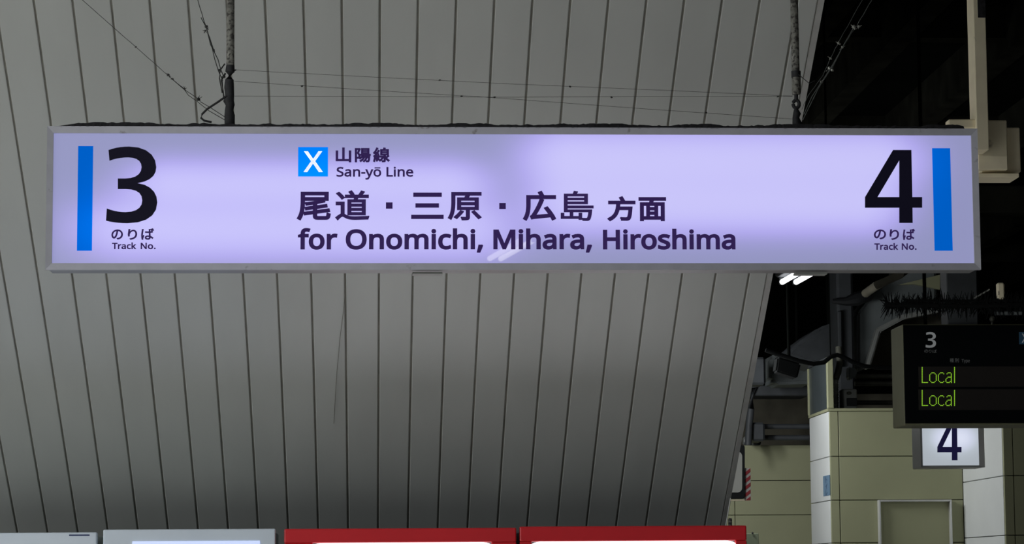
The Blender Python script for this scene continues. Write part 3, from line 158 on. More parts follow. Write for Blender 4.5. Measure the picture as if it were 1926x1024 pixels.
GLY['4'] = [370, [poly_outline([(340, 178), (458, 178), (464, 480), (527, 480), (527, 548), (465, 548), (466, 645), (380, 645), (380, 548), (160, 548), (160, 480)]),
      poly_outline([(380, 245), (240, 480), (380, 480)])]]
GLY['_'] = [100, [poly_outline([(0, 0), (100, 0), (100, 100), (0, 100)])]]

def lettering(runs, Y, material, parent, off=0, name='lettering', thick=.0006, mapf=None):
    """runs: (text, x0, x1, y0, y1, mode). mode 'ink': the ink box fills the pixel box; mode 'cap' or 'asc' or 'x': baseline at y1 and that height at y0"""
    cu = bpy.data.curves.new(name, 'CURVE'); cu.dimensions = '2D'; cu.fill_mode = 'BOTH'; cu.resolution_u = 5
    mf = mapf or (lambda px, py: at(px, py, Y))
    cx = sum(r[1]+r[2] for r in runs)/2/len(runs); cy = sum(r[3]+r[4] for r in runs)/2/len(runs)
    O = mf(cx, cy); ex = (mf(cx+10, cy)-O)/10; ez = (mf(cx, cy-10)-O)/10      # world step for one pixel
    sx, sz = ex.length, ez.length; op = off/sx; K = .05/sx   # outlines are filled at a larger scale, then shrunk
    outl = []
    for text, x0, x1, y0, y1, mode in runs:
        g = []; pen = 0
        for ch in text:
            adv, S = GLY[ch]
            for s in S: g.append([(s[i]+pen, s[i+1]) for i in range(0, len(s), 2)])
            pen += adv
        X = [p[0] for s in g for p in s[1::3]]; Z = [p[1] for s in g for p in s[1::3]]
        gx0, gx1 = min(X), max(X)
        if mode == 'ink': gz0, gz1 = min(Z), max(Z)
        else: gz0 = 0; gz1 = max(p[1] for s in GLY[{'cap': 'H', 'asc': 'h', 'x': 'x'}[mode]][1] for p in zip(s[2::6], s[3::6]))
        x0, x1, y0, y1 = x0+op, x1-op, y0+op, y1-op
        for s in g:
            sp = cu.splines.new('BEZIER'); n = len(s)//3; sp.bezier_points.add(n-1); sp.use_cyclic_u = True
            T = [((x0+(p[0]-gx0)/(gx1-gx0)*(x1-x0)-cx)*sx*K, (cy-(y1+(p[1]-gz0)/(gz1-gz0)*(y0-y1)))*sz*K, 0) for p in s]
            outl.append(T)
            for i in range(n):
                bp = sp.bezier_points[i]; bp.handle_left_type = bp.handle_right_type = 'FREE'
                bp.handle_left, bp.co, bp.handle_right = T[3*i], T[3*i+1], T[3*i+2]
    cu.offset = 0; cu.extrude = thick*K
    o = bpy.data.objects.new(name, cu); COL.objects.link(o)
    dg = bpy.context.evaluated_depsgraph_get()
    me = bpy.data.meshes.new_from_object(o.evaluated_get(dg)); bpy.data.objects.remove(o); bpy.data.curves.remove(cu)
    if off:                                          # heavier weight: a flat stroke laid along every outline
        bmx = bmesh.new(); bmx.from_mesh(me); zt_f = thick*K; wd = off*K
        for T in outl:
            P = []
            n = len(T)//3
            for i in range(n):
                p0, c0, c1, p1 = [Vector(q[:2]) for q in (T[3*i+1], T[3*i+2], T[(3*i+3) % (3*n)], T[(3*i+4) % (3*n)])]
                straight = abs((c0-p0).cross(p1-p0)) < 1e-3*(p1-p0).length*K*sx*400 and abs((c1-p0).cross(p1-p0)) < 1e-3*(p1-p0).length*K*sx*400
                m_ = 1 if straight else 6
                for k in range(m_):
                    t = k/m_; P.append(p0*(1-t)**3+c0*3*t*(1-t)**2+c1*3*t*t*(1-t)+p1*t**3)
            P = [p for i, p in enumerate(P) if (p-P[i-1]).length > 1e-6]; n = len(P)
            for i in range(n):
                a, c = P[i], P[(i+1) % n]; d = (c-a).normalized()
                dp_, dn_ = (a-P[i-1]).normalized(), (P[(i+2) % n]-c).normalized()
                nn = Vector((-d.y, d.x))*wd
                ea = wd*min(1, abs(dp_.cross(d))+max(0, -dp_.dot(d))); eb = wd*min(1, abs(d.cross(dn_))+max(0, -d.dot(dn_)))
                a2 = a-d*ea*.9; c2 = c+d*eb*.9
                vs = [bmx.verts.new((q.x, q.y, zt_f)) for q in (a2-nn, c2-nn, c2+nn, a2+nn)]
                bmx.faces.new(vs)
        bmx.to_mesh(me); bmx.free()
    ux, uz = ex.normalized(), ez.normalized(); base = O-root_of(parent); un = ux.cross(uz)
    for v in me.vertices: v.co = base+(ux*v.co.x+uz*v.co.y+un*v.co.z)/K
    me.materials.clear(); me.materials.append(material); me.name = name
    o = bpy.data.objects.new(name, me); COL.objects.link(o); o.parent = parent
    return o

# ---------------------------------------------------------------- materials
M_board = mat('board_paint', (.585, .60, .58), .42, var=.05, scale=3, stretch=(1, .25, .25))
M_groove = mat('groove', (.26, .25, .22), .8, var=.2)
M_trim = mat('trim_metal', (.62, .62, .60), .4, .3, var=.1, scale=12)
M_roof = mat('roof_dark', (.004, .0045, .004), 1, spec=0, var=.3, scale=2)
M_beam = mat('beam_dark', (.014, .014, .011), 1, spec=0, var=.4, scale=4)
M_floor = mat('platform_concrete', (.45, .44, .41), .85, var=.15, scale=30)
M_tile = mat('panel_cream', (.36, .365, .22), .6, var=.05, scale=2)
M_tilew = mat('panel_white', (.80, .82, .80), .5, var=.04, scale=2)
M_joint = mat('joint_dark', (.06, .06, .05), .9, var=.1)
M_soot_black = mat('matt_black', (.008, .009, .009), 1, var=.1, spec=.1)
M_black = mat('black_plastic', (.015, .016, .018), .5, var=.1)
M_dgrey = mat('dark_grey_paint', (.05, .055, .06), .6, var=.2)
M_grey = mat('grey_duct_metal', (.17, .19, .19), .55, .2, var=.2, scale=4)
M_lgrey = mat('light_grey_steel', (.30, .31, .29), .5, .2, var=.15, scale=6)
M_brown = mat('grimy_brown_wall', (.12, .11, .08), .85, var=.35, scale=3)
M_alu = mat('aluminium_frame', (.44, .435, .48), .6, .1, var=.06, scale=20, stain=((.25, .24, .24), 30, .66))
M_alub = mat('aluminium_body', (.20, .20, .21), .45, .3, var=.12, scale=6, stretch=(.3, 4, 4))
M_soot_dark = mat('soot_and_dark_patch', (.018, .017, .02), 1, var=.5, scale=60)
M_ink = mat('sign_ink', (.008, .006, .02), .6, var=0, spec=.1, emit=(.06, .03, .16), es=.45)
M_inkb = mat('sign_ink_heavy', (.006, .005, .012), .6, var=0, spec=.1, emit=(.05, .045, .12), es=.05)
M_white = mat('badge_white', (.75, .75, .85), .35, var=0, emit=(.58, .62, .95), es=.85)
M_rust = mat('rusty_pipe', (.21, .205, .18), .75, .2, var=.5, scale=70, stain=((.06, .055, .05), 90, .50))
M_tape = mat('black_tape', (.016, .016, .018), .7, var=.5, scale=60)
M_wire = mat('dark_wire', (.035, .035, .033), .6, .4, var=.3, scale=60)
M_wirel = mat('pale_wire', (.16, .17, .16), .5, .5, var=.3, scale=60)
M_clamp = mat('zinc_clamp', (.42, .42, .38), .45, .6, var=.3, scale=60)
M_cream = mat('cream_enamel', (.95, .83, .60), .55, var=.08, scale=10, stain=((.20, .15, .10), 9, .64))
M_red = mat('red_enamel', (.80, .02, .03), .3, var=.04, scale=4, coat=.3)
M_wmach = mat('white_enamel', (.80, .88, .98), .35, var=.03, scale=4)
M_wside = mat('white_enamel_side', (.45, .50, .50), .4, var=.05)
M_cab = mat('cabinet_dull_grey', (.16, .16, .17), .6, var=.2, scale=5)  # even grey, chosen so the machine tops bounce less red onto the boards
M_gap = mat('rubber_gap', (.02, .02, .02), .8, var=.1)
M_lit = mat('lit_window', (.8, .8, .85), .2, var=0, emit=(.95, .96, 1), es=1.6)
M_litb = mat('lit_window_blue', (.7, .75, .85), .2, var=0, emit=(.50, .60, .95), es=.75)
M_navy = mat('navy_print', (.03, .05, .16), .5, var=0)
M_tube = mat('fluorescent_tube', (.9, .9, .9), .3, var=0, emit=(.95, .97, 1), es=3.0)
M_tube_m = mat('fluorescent_tube_near', (.9, .9, .9), .3, var=0, emit=(1, 1, .75), es=4.5)
M_led = mat('green_led', (.1, .3, .0), .4, var=0, emit=(.34, .72, .04), es=.85)
M_screen = mat('display_glass', (.003, .004, .005), .35, var=0, spec=.12)
M_ledbar = mat('led_strip_off', (.016, .012, .010), .5, var=0)
M_grtext = mat('grey_print', (.35, .37, .38), .5, var=0, emit=(.5, .52, .53), es=.16)
M_dimtext = mat('dim_grey_print', (.12, .13, .13), .5, var=0, emit=(.4, .4, .4), es=.05)
M_bluedim = mat('dim_blue_print', (.04, .12, .22), .5, var=0)
M_housing = mat('olive_cream_housing', (.17, .17, .10), .55, var=.05)
M_steel = mat('polished_steel', (.70, .70, .68), .35, .35, var=.05)
M_num = mat('number_ink', (.010, .010, .07), .5, var=0, emit=(.06, .05, .26), es=.1)
M_sticker = mat('blue_sticker', (.16, .27, .40), .5, var=.08)
M_stickt = mat('blue_sticker_print', (.06, .12, .24), .5, var=0)
M_glass = mat('dark_window_glass', (.07, .085, .09), .3, var=.1)
M_hr = mat('hazard_red', (.50, .06, .07), .5, var=.1); M_hw = mat('hazard_white', (.70, .66, .62), .5, var=.1)
M_mirror = mat('pale_panel', (.72, .72, .66), .3, var=.03)
M_green = mat('pale_green_notice', (.26, .30, .20), .6, var=.1)
M_pipe = mat('grey_pipe', (.10, .10, .08), .6, .3, var=.3)

def backlit(name, lo, hi, segs, rough=.012, base=(.10, .10, .12), gain=1.0):
    """translucent face lit from behind by tubes: emission falls off with distance from each tube (object coordinates, metres)"""
    M = bpy.data.materials.new(name); M.use_nodes = True; n = M.node_tree.nodes; L = M.node_tree.links; b = n['Principled BSDF']
    b.inputs['Roughness'].default_value = rough; b.inputs['Base Color'].default_value = (*base, 1)
    tc = n.new('ShaderNodeTexCoord'); sp = n.new('ShaderNodeSeparateXYZ'); L.new(tc.outputs['Object'], sp.inputs[0])
    def mth(op, a, c=None):
        q = n.new('ShaderNodeMath'); q.operation = op
        for i, v in enumerate((a, c)):
            if v is None: continue
            if isinstance(v, (int, float)): q.inputs[i].default_value = v
            else: L.new(v, q.inputs[i])
        return q.outputs[0]
    tot = None
    for (uc, hu, vc, sx, sv, k) in segs:
        dx = mth('DIVIDE', mth('MAXIMUM', mth('SUBTRACT', mth('ABSOLUTE', mth('SUBTRACT', sp.outputs[0], uc)), hu), 0), sx)
        dv = mth('DIVIDE', mth('SUBTRACT', sp.outputs[2], vc), sv)
        g = mth('MULTIPLY', mth('EXPONENT', mth('MULTIPLY', mth('ADD', mth('MULTIPLY', dx, dx), mth('MULTIPLY', dv, dv)), -1)), k)
        tot = g if tot is None else mth('ADD', tot, g)
    f = mth('SUBTRACT', 1, mth('EXPONENT', mth('MULTIPLY', tot, -1.3)))
    cr = n.new('ShaderNodeValToRGB'); e = cr.color_ramp.elements
    e[0].position = 0; e[0].color = (*lo, 1); e[1].position = 1; e[1].color = (*hi[-1], 1)
    for i, h in enumerate(hi[:-1]):
        q = e.new((i+1)/len(hi)); q.color = (*h, 1)
    L.new(f, cr.inputs[0]); L.new(cr.outputs[0], b.inputs['Emission Color']); b.inputs['Emission Strength'].default_value = gain
    return M

# ---------------------------------------------------------------- setting
floor = struct(build('floor', MB().box(-22, 16, -16, 34, -.2, 0), M_floor))
roof = sempty('roof', (0, 0, 5.2))
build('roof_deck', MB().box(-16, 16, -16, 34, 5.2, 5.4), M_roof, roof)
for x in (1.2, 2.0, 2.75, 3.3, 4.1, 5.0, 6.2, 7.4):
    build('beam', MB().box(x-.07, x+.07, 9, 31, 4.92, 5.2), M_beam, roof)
for y in (12.5, 16.5, 20.5, 24.5, 28.5):
    build('cross_beam', MB().box(1.2, 9, y-.08, y+.08, 5.0, 5.2), M_beam, roof)
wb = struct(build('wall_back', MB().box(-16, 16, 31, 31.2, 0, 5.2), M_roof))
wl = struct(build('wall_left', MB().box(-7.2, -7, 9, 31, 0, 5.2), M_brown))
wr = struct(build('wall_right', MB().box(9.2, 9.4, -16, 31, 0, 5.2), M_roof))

# sloping soffit of long boards (underside of the stair)
S = .15; X0 = .0351
def soff(y, d=0):      # point on the soffit line, d = distance below it
    z = 3.8638-.6294*(y-10.2545); nn = math.hypot(1, .6294)
    return (y-d*.6294/nn, z-d/nn)
YA, YB = 8.35, 15.6
ceil = sempty('ceiling', (X0, 12, 2.9))
def strip(xa, xb, prof, ys=(YA, YB)):
    """prof: [(x, depth)] cross-section across the board, swept down the slope"""
    mb = MB(); rings = []
    n = 10
    for i in range(n+1):
        y = ys[0]+(ys[1]-ys[0])*i/n
        rings.append([mb.b.verts.new((x, *soff(y, d))) for x, d in prof])
    k = len(prof)
    for A, B in zip(rings, rings[1:]):
        for j in range(k): mb.b.faces.new((A[j], A[(j+1) % k], B[(j+1) % k], B[j]))
    mb.b.faces.new(rings[0][::-1]); mb.b.faces.new(rings[-1])
    return mb
g = .0042; dp = .014
XR = X0+11.70*S
build('backing', strip(0, 0, [(X0-28*S, -.0065), (X0-28*S, -.10), (XR-.02, -.10), (XR-.02, -.0065)]), M_groove, ceil)
for k in range(-28, 12):
    xa = X0+k*S+g; xb = X0+(k+1)*S-g
    if k == 11: xb = X0+11.52*S
    build('board', strip(0, 0, [(xa, -.0064), (xa, -.002), (xa+.003, 0), (xb-.003, 0), (xb, -.002), (xb, -.0064)]), M_board, ceil, smooth=False)
build('edge_trim', strip(0, 0, [(X0+11.545*S, -.1), (X0+11.545*S, .006), (XR, .006), (XR, -.1)]), M_trim, ceil)
build('side_cheek', strip(0, 0, [(XR-.10, -.11), (XR-.10, -.34), (XR-.001, -.34), (XR-.001, -.11)]), M_dgrey, ceil)

# ---------------------------------------------------------------- walls on the far side
def pz(py, Y): return at(1600, py, Y).z
def panels(parent, axis, a0, a1s, zs, c, face, material, gap=.006, th=.03):
    """panels of a wall; axis 'x': face at y=c looking to -Y; axis 'y': face at x=c looking to -X"""
    for p, q in zip(a1s, a1s[1:]):
        for z0, z1 in zip(zs, zs[1:]):
            if axis == 'x': mb = MB().box(p+gap/2, q-gap/2, c, c+th, z0+gap/2, z1-gap/2, .002)
            else: mb = MB().box(c, c+th, p+gap/2, q-gap/2, z0+gap/2, z1-gap/2, .002)
            build('panel', mb, material, parent)
XC = at(1561, 860, 20).x; XP = at(1888, 895, 18.69).x; XJ = at(1578, 860, 20).x
zt = pz(773.7, 20); hs = [pz(859, 20), pz(941.5, 20), pz(1022, 20)]
st = (hs[0]-hs[2])/2; zs = [zt]+hs
while zs[-1]-st > 0: zs.append(zs[-1]-st)
zs.append(0); zs = sorted(zs)
w1 = sempty('wall_1', (XC, 20, 0))
build('core', MB().box(XC+.031, XP+.5, 20.031, 20.9, 0, zt-.004), M_joint, w1)
panels(w1, 'x', 0, [XC, XJ, XP], zs, 20, -1, M_tile)
YF = 20*(1561-713)/(1524-713)
panels(w1, 'y', 0, [20.031, YF], zs, XC, -1, M_tilew)
build('coping', MB().box(XC-.01, XP, 19.99, 20.9, zt, zt+.02), M_tile, w1)
# framed glass pane above the side of the wall
sc1 = thing('glass_screen', 'dark glass pane in a cream steel frame standing on the white side wall', 'screen', (XC, 20.4, zt))
zg = pz(672, 20)
build('post', MB().box(XC-.012, XC+.035, 19.98, 20.03, zt+.02, zg, .004), M_tile, sc1)
build('post', MB().box(XC-.012, XC+.018, YF-.03, YF, zt+.02, zg-.02, .004), M_tile, sc1)
build('pane', MB().box(XC, XC+.012, 20.031, YF-.031, zt+.021, zg-.02), M_glass, sc1)
build('top_rail', MB().box(XC-.01, XC+.02, 20.031, YF-.031, zg-.019, zg), M_dgrey, sc1)
# projecting pillar at the right
w2 = sempty('wall_2', (XP, 18.69, 0))
z_a = pz(895.4, 18.69); 
z_a = at(1888, 895.4, 18.69).z; z_b = at(1888, 1007.5, 18.69).z; st2 = z_a-z_b
zz = [z_a+st2, z_a, z_b]
while zz[-1]-st2 > 0: zz.append(zz[-1]-st2)
zz.append(0); zz = sorted(zz)
XQ = at(1908, 950, 18.69).x
build('core', MB().box(XP+.031, XP+2.3, 18.721, 20.9, 0, zz[-1]-.003), M_joint, w2)
panels(w2, 'y', 0, [18.721, 19.999], zz, XP, -1, M_tilew)
panels(w2, 'x', 0, [XP, XQ, XQ+1.1, XQ+2.2], zz, 18.69, -1, M_tile)
# farther wall
w3 = sempty('wall_3', (4, 25.2, 0))
zt3 = at(1460, 837.6, 25.2).z; h3 = [at(1460, y, 25.2).z for y in (904.5, 969.3)]
st3 = h3[0]-h3[1]; z3 = [zt3]+h3
while z3[-1]-st3 > 0: z3.append(z3[-1]-st3)
z3.append(0); z3 = sorted(z3)
xj = at(1382.6, 980, 25.2).x
panels(w3, 'x', 0, [xj-2.8, xj-1.4, xj, xj+1.4, xj+2.8], z3, 25.2, -1, M_tile)
build('core', MB().box(xj-2.8, xj+2.8, 25.231, 25.4, 0, zt3-.003), M_joint, w3)
w4 = struct(build('wall_4', MB().box(at(1330, 760, 27).x, at(1760, 760, 27).x, 27, 27.2, 0, at(1460, 742, 27).z), M_brown))

def pbox(x0, x1, y0, y1, Y, d, bev=0, mb=None):
    a = at(x0, y1, Y); b = at(x1, y0, Y)
    return (mb or MB()).box(a.x, b.x, Y, Y+d, a.z, b.z, bev)
def ppoly(pts, Y, d, bev=0, mb=None): return (mb or MB()).prism([at(x, y, Y) for x, y in pts], Vector((0, d, 0)), bev)
def ptube(pts, r, n=8, mb=None): return (mb or MB()).tube([at(*p) for p in pts], r, n)

# ---------------------------------------------------------------- the lit platform sign
YS = 7.7
TL, TR, BR, BL = at(85.5, 237.5, YS), at(1838, 243, YS), at(1844, 508, YS), at(85.5, 508, YS)
sx0, sx1 = BL.x, (TR.x+BR.x)/2; sz1 = (TL.z+TR.z)/2; sz0 = (BL.z+BR.z)/2
fx0, fx1 = at(99.2, 373, YS).x, at(1829.5, 373, YS).x
fz1 = (at(99.7, 250.5, YS).z+at(1826, 254.7, YS).z)/2; fz0 = (at(98.8, 495.7, YS).z+at(1832.6, 495.2, YS).z)/2
sign = thing('platform_sign', 'long lilac backlit sign for tracks 3 and 4 hanging from two pipes', 'sign', ((sx0+sx1)/2, YS+.05, sz0))
build('housing', MB().box(sx0+.003, sx1-.003, YS+.012, YS+.125, sz0+.004, sz1-.004, .003), M_alub, sign)
r0 = Vector(sign.location)
def seg(x0, x1, y, sxx, sv, k):
    a, b = at(x0, y, YS), at(x1, y, YS); p = 7.7/5000
    return ((a.x+b.x)/2-r0.x, (b.x-a.x)/2, (a.z+b.z)/2-r0.z, sxx*p, sv*p, k)
segs = [seg(330, 830, 345, 85, 42, 1.25), seg(260, 850, 430, 110, 55, 1.35), seg(1080, 1640, 300, 90, 55, 1.6), seg(1090, 1610, 385, 85, 52, 1.5)]
M_face = backlit('sign_face', (.27, .28, .50), [(.34, .325, .66), (.425, .385, .83), (.52, .485, .93), (.62, .60, .97)], segs, gain=.97)
M_blue = backlit('sign_blue', (0, .10, .50), [(0, .12, .62), (0, .15, .74), (0, .19, .86)], segs, base=(0, .03, .15))
M_badge = backlit('badge_blue', (0, .20, .90), [(0, .22, .98), (0, .25, 1), (0, .3, 1)], segs, base=(0, .04, .2))
build('face_panel', MB().box(fx0, fx1, YS+.004, YS+.011, fz0, fz1), M_face, sign)
def frame(parent, material, ax0, ax1, az0, az1, bx0, bx1, bz0, bz1, y, d, lip=.004):
    """four mitred rails between the outer (a) and the inner (b) rectangle"""
    O = [(ax0, az0), (ax1, az0), (ax1, az1), (ax0, az1)]; I = [(bx0, bz0), (bx1, bz0), (bx1, bz1), (bx0, bz1)]
    for i in range(4):
        j = (i+1) % 4; e = .0004
        mb = MB(); q = [O[i], O[j], I[j], I[i]]
        mb.prism([(a, y+(lip if t > 1 else 0), c) for t, (a, c) in enumerate(q)], Vector((0, d, 0)))
        build('frame_rail', mb, material, parent)
frame(sign, M_alu, sx0, sx1, sz0, sz1, fx0, fx1, fz0, fz1, YS-.006, .016)
pl = pbox(776, 832, 512, 515.5, YS+.03, .05); build('latch_plate', pl, M_lgrey, sign)
pl = pbox(1497, 1556, 512, 515.7, YS+.03, .05); build('latch_plate', pl, M_lgrey, sign)
YL = YS+.0035
for xa, xb in ((144.6, 175.3), (1757.8, 1787)):
    a = at(xa, 472, YL); b = at(xb, 275 if xa < 900 else 279, YL)
    build('colour_bar', MB().box(a.x, b.x, YL-.0005, YL+.001, a.z, b.z), M_blue, sign)
bd = pbox(560.6, 616.9, 276.9, 332.2, YL-.0005, .001); bd = build('line_badge', bd, M_badge, sign)
lettering([('X', 571.2, 606.8, 284.6, 324, 'ink')], YL-.001, M_white, bd, off=.0011)
lettering([('3', 199.5, 295.8, 275.8, 420, 'ink')], YL, M_inkb, sign)
lettering([('4', 1627, 1734.4, 282.2, 419.5, 'ink')], YL, M_inkb, sign)
CJ = [('山', 631.4, 660.7, 277.6, 305.7), ('陽', 667.3, 697.5, 278.7, 305.7), ('線', 701.7, 733.3, 277.6, 305.7)]
lettering([(*c, 'ink') for c in CJ], YL, M_ink, sign, off=.0016)
lettering([('San-yo', 633, 717, 314.4, 332.6, 'cap'), ('Line', 726.8, 777.4, 314.4, 332.6, 'cap'), ('_', 704.5, 715.5, 315, 317.3, 'ink')], YL, M_ink, sign, off=.0010)
CJ = [('尾', 560, 623.2, 360.8, 414.7), ('道', 631, 694.7, 358.4, 414.7), ('_', 726.3, 738.7, 381, 392.9), ('三', 773.6, 834.6, 362.6, 412.3),
      ('原', 842.3, 906, 361.2, 415), ('_', 939, 951.3, 382, 393.6), ('広', 983.6, 1046, 359.4, 415.5), ('島', 1054.6, 1116.5, 359.4, 416),
      ('方', 1143, 1196, 369.4, 416.5), ('面', 1201.7, 1254, 371, 416.5)]
lettering([(*c, 'ink') for c in CJ if c[0] not in '島道原'], YL, M_ink, sign, off=.0028)
lettering([(*c, 'ink') for c in CJ if c[0] in '道原'], YL, M_ink, sign, off=.0023)
lettering([(*c, 'ink') for c in CJ if c[0] == '島'], YL, M_ink, sign, off=.0016)
lettering([('for', 561.6, 635.5, 429.5, 469.6, 'asc'), ('Onomichi,', 651, 908.5, 429.8, 469.5, 'asc'), ('Mihara,', 927.9, 1113.7, 430, 469.5, 'asc'), ('Hiroshima', 1134.4, 1385.5, 430.4, 469.7, 'asc')], YL, M_ink, sign, off=.0027)
NB = [('の', 209.5, 231.3, 431.9, 451), ('り', 240.4, 258, 431.2, 451.5), ('ば', 265.5, 289.7, 429.7, 451.5)]
lettering([(*c, 'ink') for c in NB], YL, M_ink, sign, off=.0010)
lettering([('Track', 210.8, 256, 457, 469.1, 'cap'), ('No.', 264.6, 292.8, 457, 469.1, 'cap')], YL, M_ink, sign, off=.0008)
NB = [('の', 1643.6, 1666.4, 432, 450.6), ('り', 1673, 1690.8, 431.6, 451.8), ('ば', 1698, 1720.6, 430.7, 451.8)]
lettering([(*c, 'ink') for c in NB], YL, M_ink, sign, off=.0010)
lettering([('Track', 1644.5, 1689, 458.2, 470.3, 'cap'), ('No.', 1696, 1723.9, 458.2, 470.3, 'cap')], YL, M_ink, sign, off=.0008)
# soot lying along the top edge
mb = MB(); n = 420; rn = random.Random(3); h = .004; rows = []
for i in range(n+1):
    x = sx0+.012+(sx1-sx0-.05)*i/n; h += (rn.random()-.5)*.004; h = min(max(h, .0085), .0150)
    if i < 10: h = .0010*i
    rows.append([mb.b.verts.new(p) for p in ((x, YS-.004-rn.random()*.003, sz1-.001-rn.random()*.0015), (x, YS+.01, sz1+h), (x, YS+.05, sz1+h*1.3), (x, YS+.11, sz1+.002))])
for A, B in zip(rows, rows[1:]):
    for j in range(3): mb.b.faces.new((A[j], B[j], B[j+1], A[j+1]))
d = build('soot', mb, M_soot_dark, sign); d['kind'] = 'stuff'

# ---------------------------------------------------------------- hanging pipes and wires
YP = 7.77
def wavy(p, q, n=6, a=.002, seed=0):
    rn = random.Random(seed); p, q = Vector(p), Vector(q)
    return [p.lerp(q, i/n)+(Vector((rn.uniform(-a, a), rn.uniform(-a, a), rn.uniform(-a, a))) if 0 < i < n else Vector()) for i in range(n+1)]
lp = thing('hanger_pipe', 'rusty pipe wrapped in black tape holding up the sign above its blue badge', 'pipe', (at(433, 230, YP).x, YP, sz1))
top = Vector((at(433.7, 0, YP).x, YP, 5.2)); b0 = at(433.5, 150, YP)
build('pipe', MB().tube([top, at(433.5, 0, YP), at(433.3, 124, YP)], .0118, 16), M_rust, lp, True)
tp = [(433.3, 123, .0122), (432.6, 135, .0140), (431.5, 150, .0128), (431, 165, .0145), (432, 180, .0135), (430, 190, .016), (433, 198, .0135), (431, 207, .0125), (432, 217, .0155), (432, 234, .0150)]
build('tape', MB().tube([at(x, y, YP) for x, y, r in tp], [r for *_, r in tp], 12), M_tape, lp, True)
mb = MB()
ptube([(423, 120, YP), (414, 132, YP), (413, 148, YP), (418, 175, YP)], .0022, 6, mb)
ptube([(424, 138, YP), (417, 150, YP), (421, 183, YP)], .0030, 6, mb)
build('wire_loop', mb, M_wire, lp, True)
rp = thing('hanger_pipe', 'grey pipe with a turnbuckle holding up the sign beside the dark roof', 'pipe', (at(1497, 230, YP).x, YP, sz1))
a1 = at(1493.5, 0, YP); top = a1+(a1-at(1497.5, 165, YP))*3.4; top.z = min(top.z, 5.2)
build('pipe', MB().tube([top, a1, at(1497.5, 178, YP)], .0118, 16), M_rust, rp, True)
build('collar', MB().tube([at(1497, 134, YP), at(1497.3, 146, YP)], .0142, 14), M_tape, rp, True)
build('collar', MB().tube([at(1497.5, 146, YP), at(1498, 176, YP)], .0133, 14), M_rust, rp, True)
mb = MB(); c = at(1497.5, 196, YP)
ring = [c+Vector((math.cos(a)*.009, 0, math.sin(a)*.012)) for a in [i*math.pi/8 for i in range(17)]]
mb.tube(ring, .0055, 8, False); mb.tube([at(1497.5, 174, YP), at(1497.5, 188, YP)], .006, 8)
build('turnbuckle', mb, M_tape, rp, True)
build('shackle', MB().tube([at(1497, 205, YP), at(1499, 214, YP), at(1497, 222, YP), at(1500, 236, YP)], [.006, .012, .0105, .016], 10), M_tape, rp, True)

def guy(name, label, pts, r, knots, Y=YP, mt=None, twin=None, group=None):
    P = [at(x, y, Y) for x, y in pts]
    t = thing(name, label, 'wire', P[-1], group)
    build('strand', MB().tube([p for a, b, s in zip(P, P[1:], range(9)) for p in wavy(a, b, 5, .0008, s)], r, 6), mt or M_wire, t, True)
    for tw in twin or []:
        Q = [at(x, y, Y-.004) for x, y in tw]
        build('strand', MB().tube(Q, r*1.15, 6), mt or M_wire, t, True)
    for i, (x, y, rr) in enumerate(knots):
        mb = MB(); c = at(x, y, Y-.003); rn = random.Random(i*7+int(x))
        mb.blob(c, (rr, rr*.8, rr), i, .7)
        for q in range(4):
            e = c+Vector((rn.uniform(-1, 1), rn.uniform(-.4, .4), rn.uniform(-1, 1)))*rr*2.6
            mb.tube([c, e], .0008, 4)
        build('knot', mb, M_clamp if mt is M_wirel else M_wire, t, True)
    return t
guy('guy_wire', 'thin wire slanting down to the foot of the taped pipe', [(-1261, -1223), (155, 0), (254, 87), (316, 142), (348, 168)], .0009,
    [(256, 88, .0018), (316, 141, .0040), (325, 149, .0028), (347, 167, .0030), (373, 187, .0048)], twin=[[(312, 138), (326, 151), (347, 169), (358, 176), (374, 187)], [(347, 169), (354, 179), (371, 191), (392, 208), (423, 226)], [(376, 191), (398, 204), (424, 221)]])
guy('guy_wire', 'knotted wire dropping steeply beside the taped pipe', [(75, -1000), (372, 0), (386, 46), (400, 88), (404, 98)], .0013,
    [(388, 50, .0042), (386, 58, .0030), (402, 94, .0030), (413, 132, .0036), (421, 144, .0042)], twin=[[(378, 33), (388, 52), (396, 84), (402, 96), (410, 112), (415, 130), (421, 145)], [(390, 58), (399, 90), (404, 112), (411, 134), (419, 152)]])
guy('guy_wire', 'pale knotted wire rising from the sign across the dark roof, the lower of two', [(2300, -1223), (1640, 0), (1614, 44), (1584, 90), (1566, 128)], .0012,
    [(1606, 51, .0055), (1615, 50, .0045), (1584, 89, .0035), (1560, 128, .0045), (1565, 132, .0040), (1545, 155, .0040)], mt=M_wirel, twin=[[(1606, 51), (1584, 90), (1572, 112), (1561, 130), (1544, 156), (1527, 182), (1512, 215)], [(1584, 90), (1568, 122), (1556, 140), (1540, 165), (1510, 226)]])
guy('guy_wire', 'darker wire rising from the sign across the dark roof, just above the pale one', [(2200, -1223), (1622, 0), (1578, 78), (1562, 110), (1548, 142), (1520, 180), (1508, 206)], .0009,
    [(1577, 81, .0035), (1562, 110, .0035)], mt=M_wirel)
def span(label, pts, knots):
    P = [at(x, y, YP) for x, y in pts]; t = thing('span_wire', label, 'wire', P[0], None)
    build('strand', MB().tube(P, .00055, 5), M_wire, t, True)
    for i, (x, y) in enumerate(knots): build('knot', MB().blob(at(x, y, YP), (.0035, .002, .0022), i, .8), M_wire, t)
span('hair-thin wire between the two pipes, the topmost at the taped pipe', [(441, 131.5), (700, 145), (960, 158), (1250, 170), (1492, 181)], [(442, 132), (827, 151), (1072, 163)])
span('hair-thin wire between the two pipes, ending lowest at the grey pipe', [(441, 153), (700, 170), (930, 184), (1200, 204), (1490, 224)], [(568, 162), (868, 181), (1328, 212)])
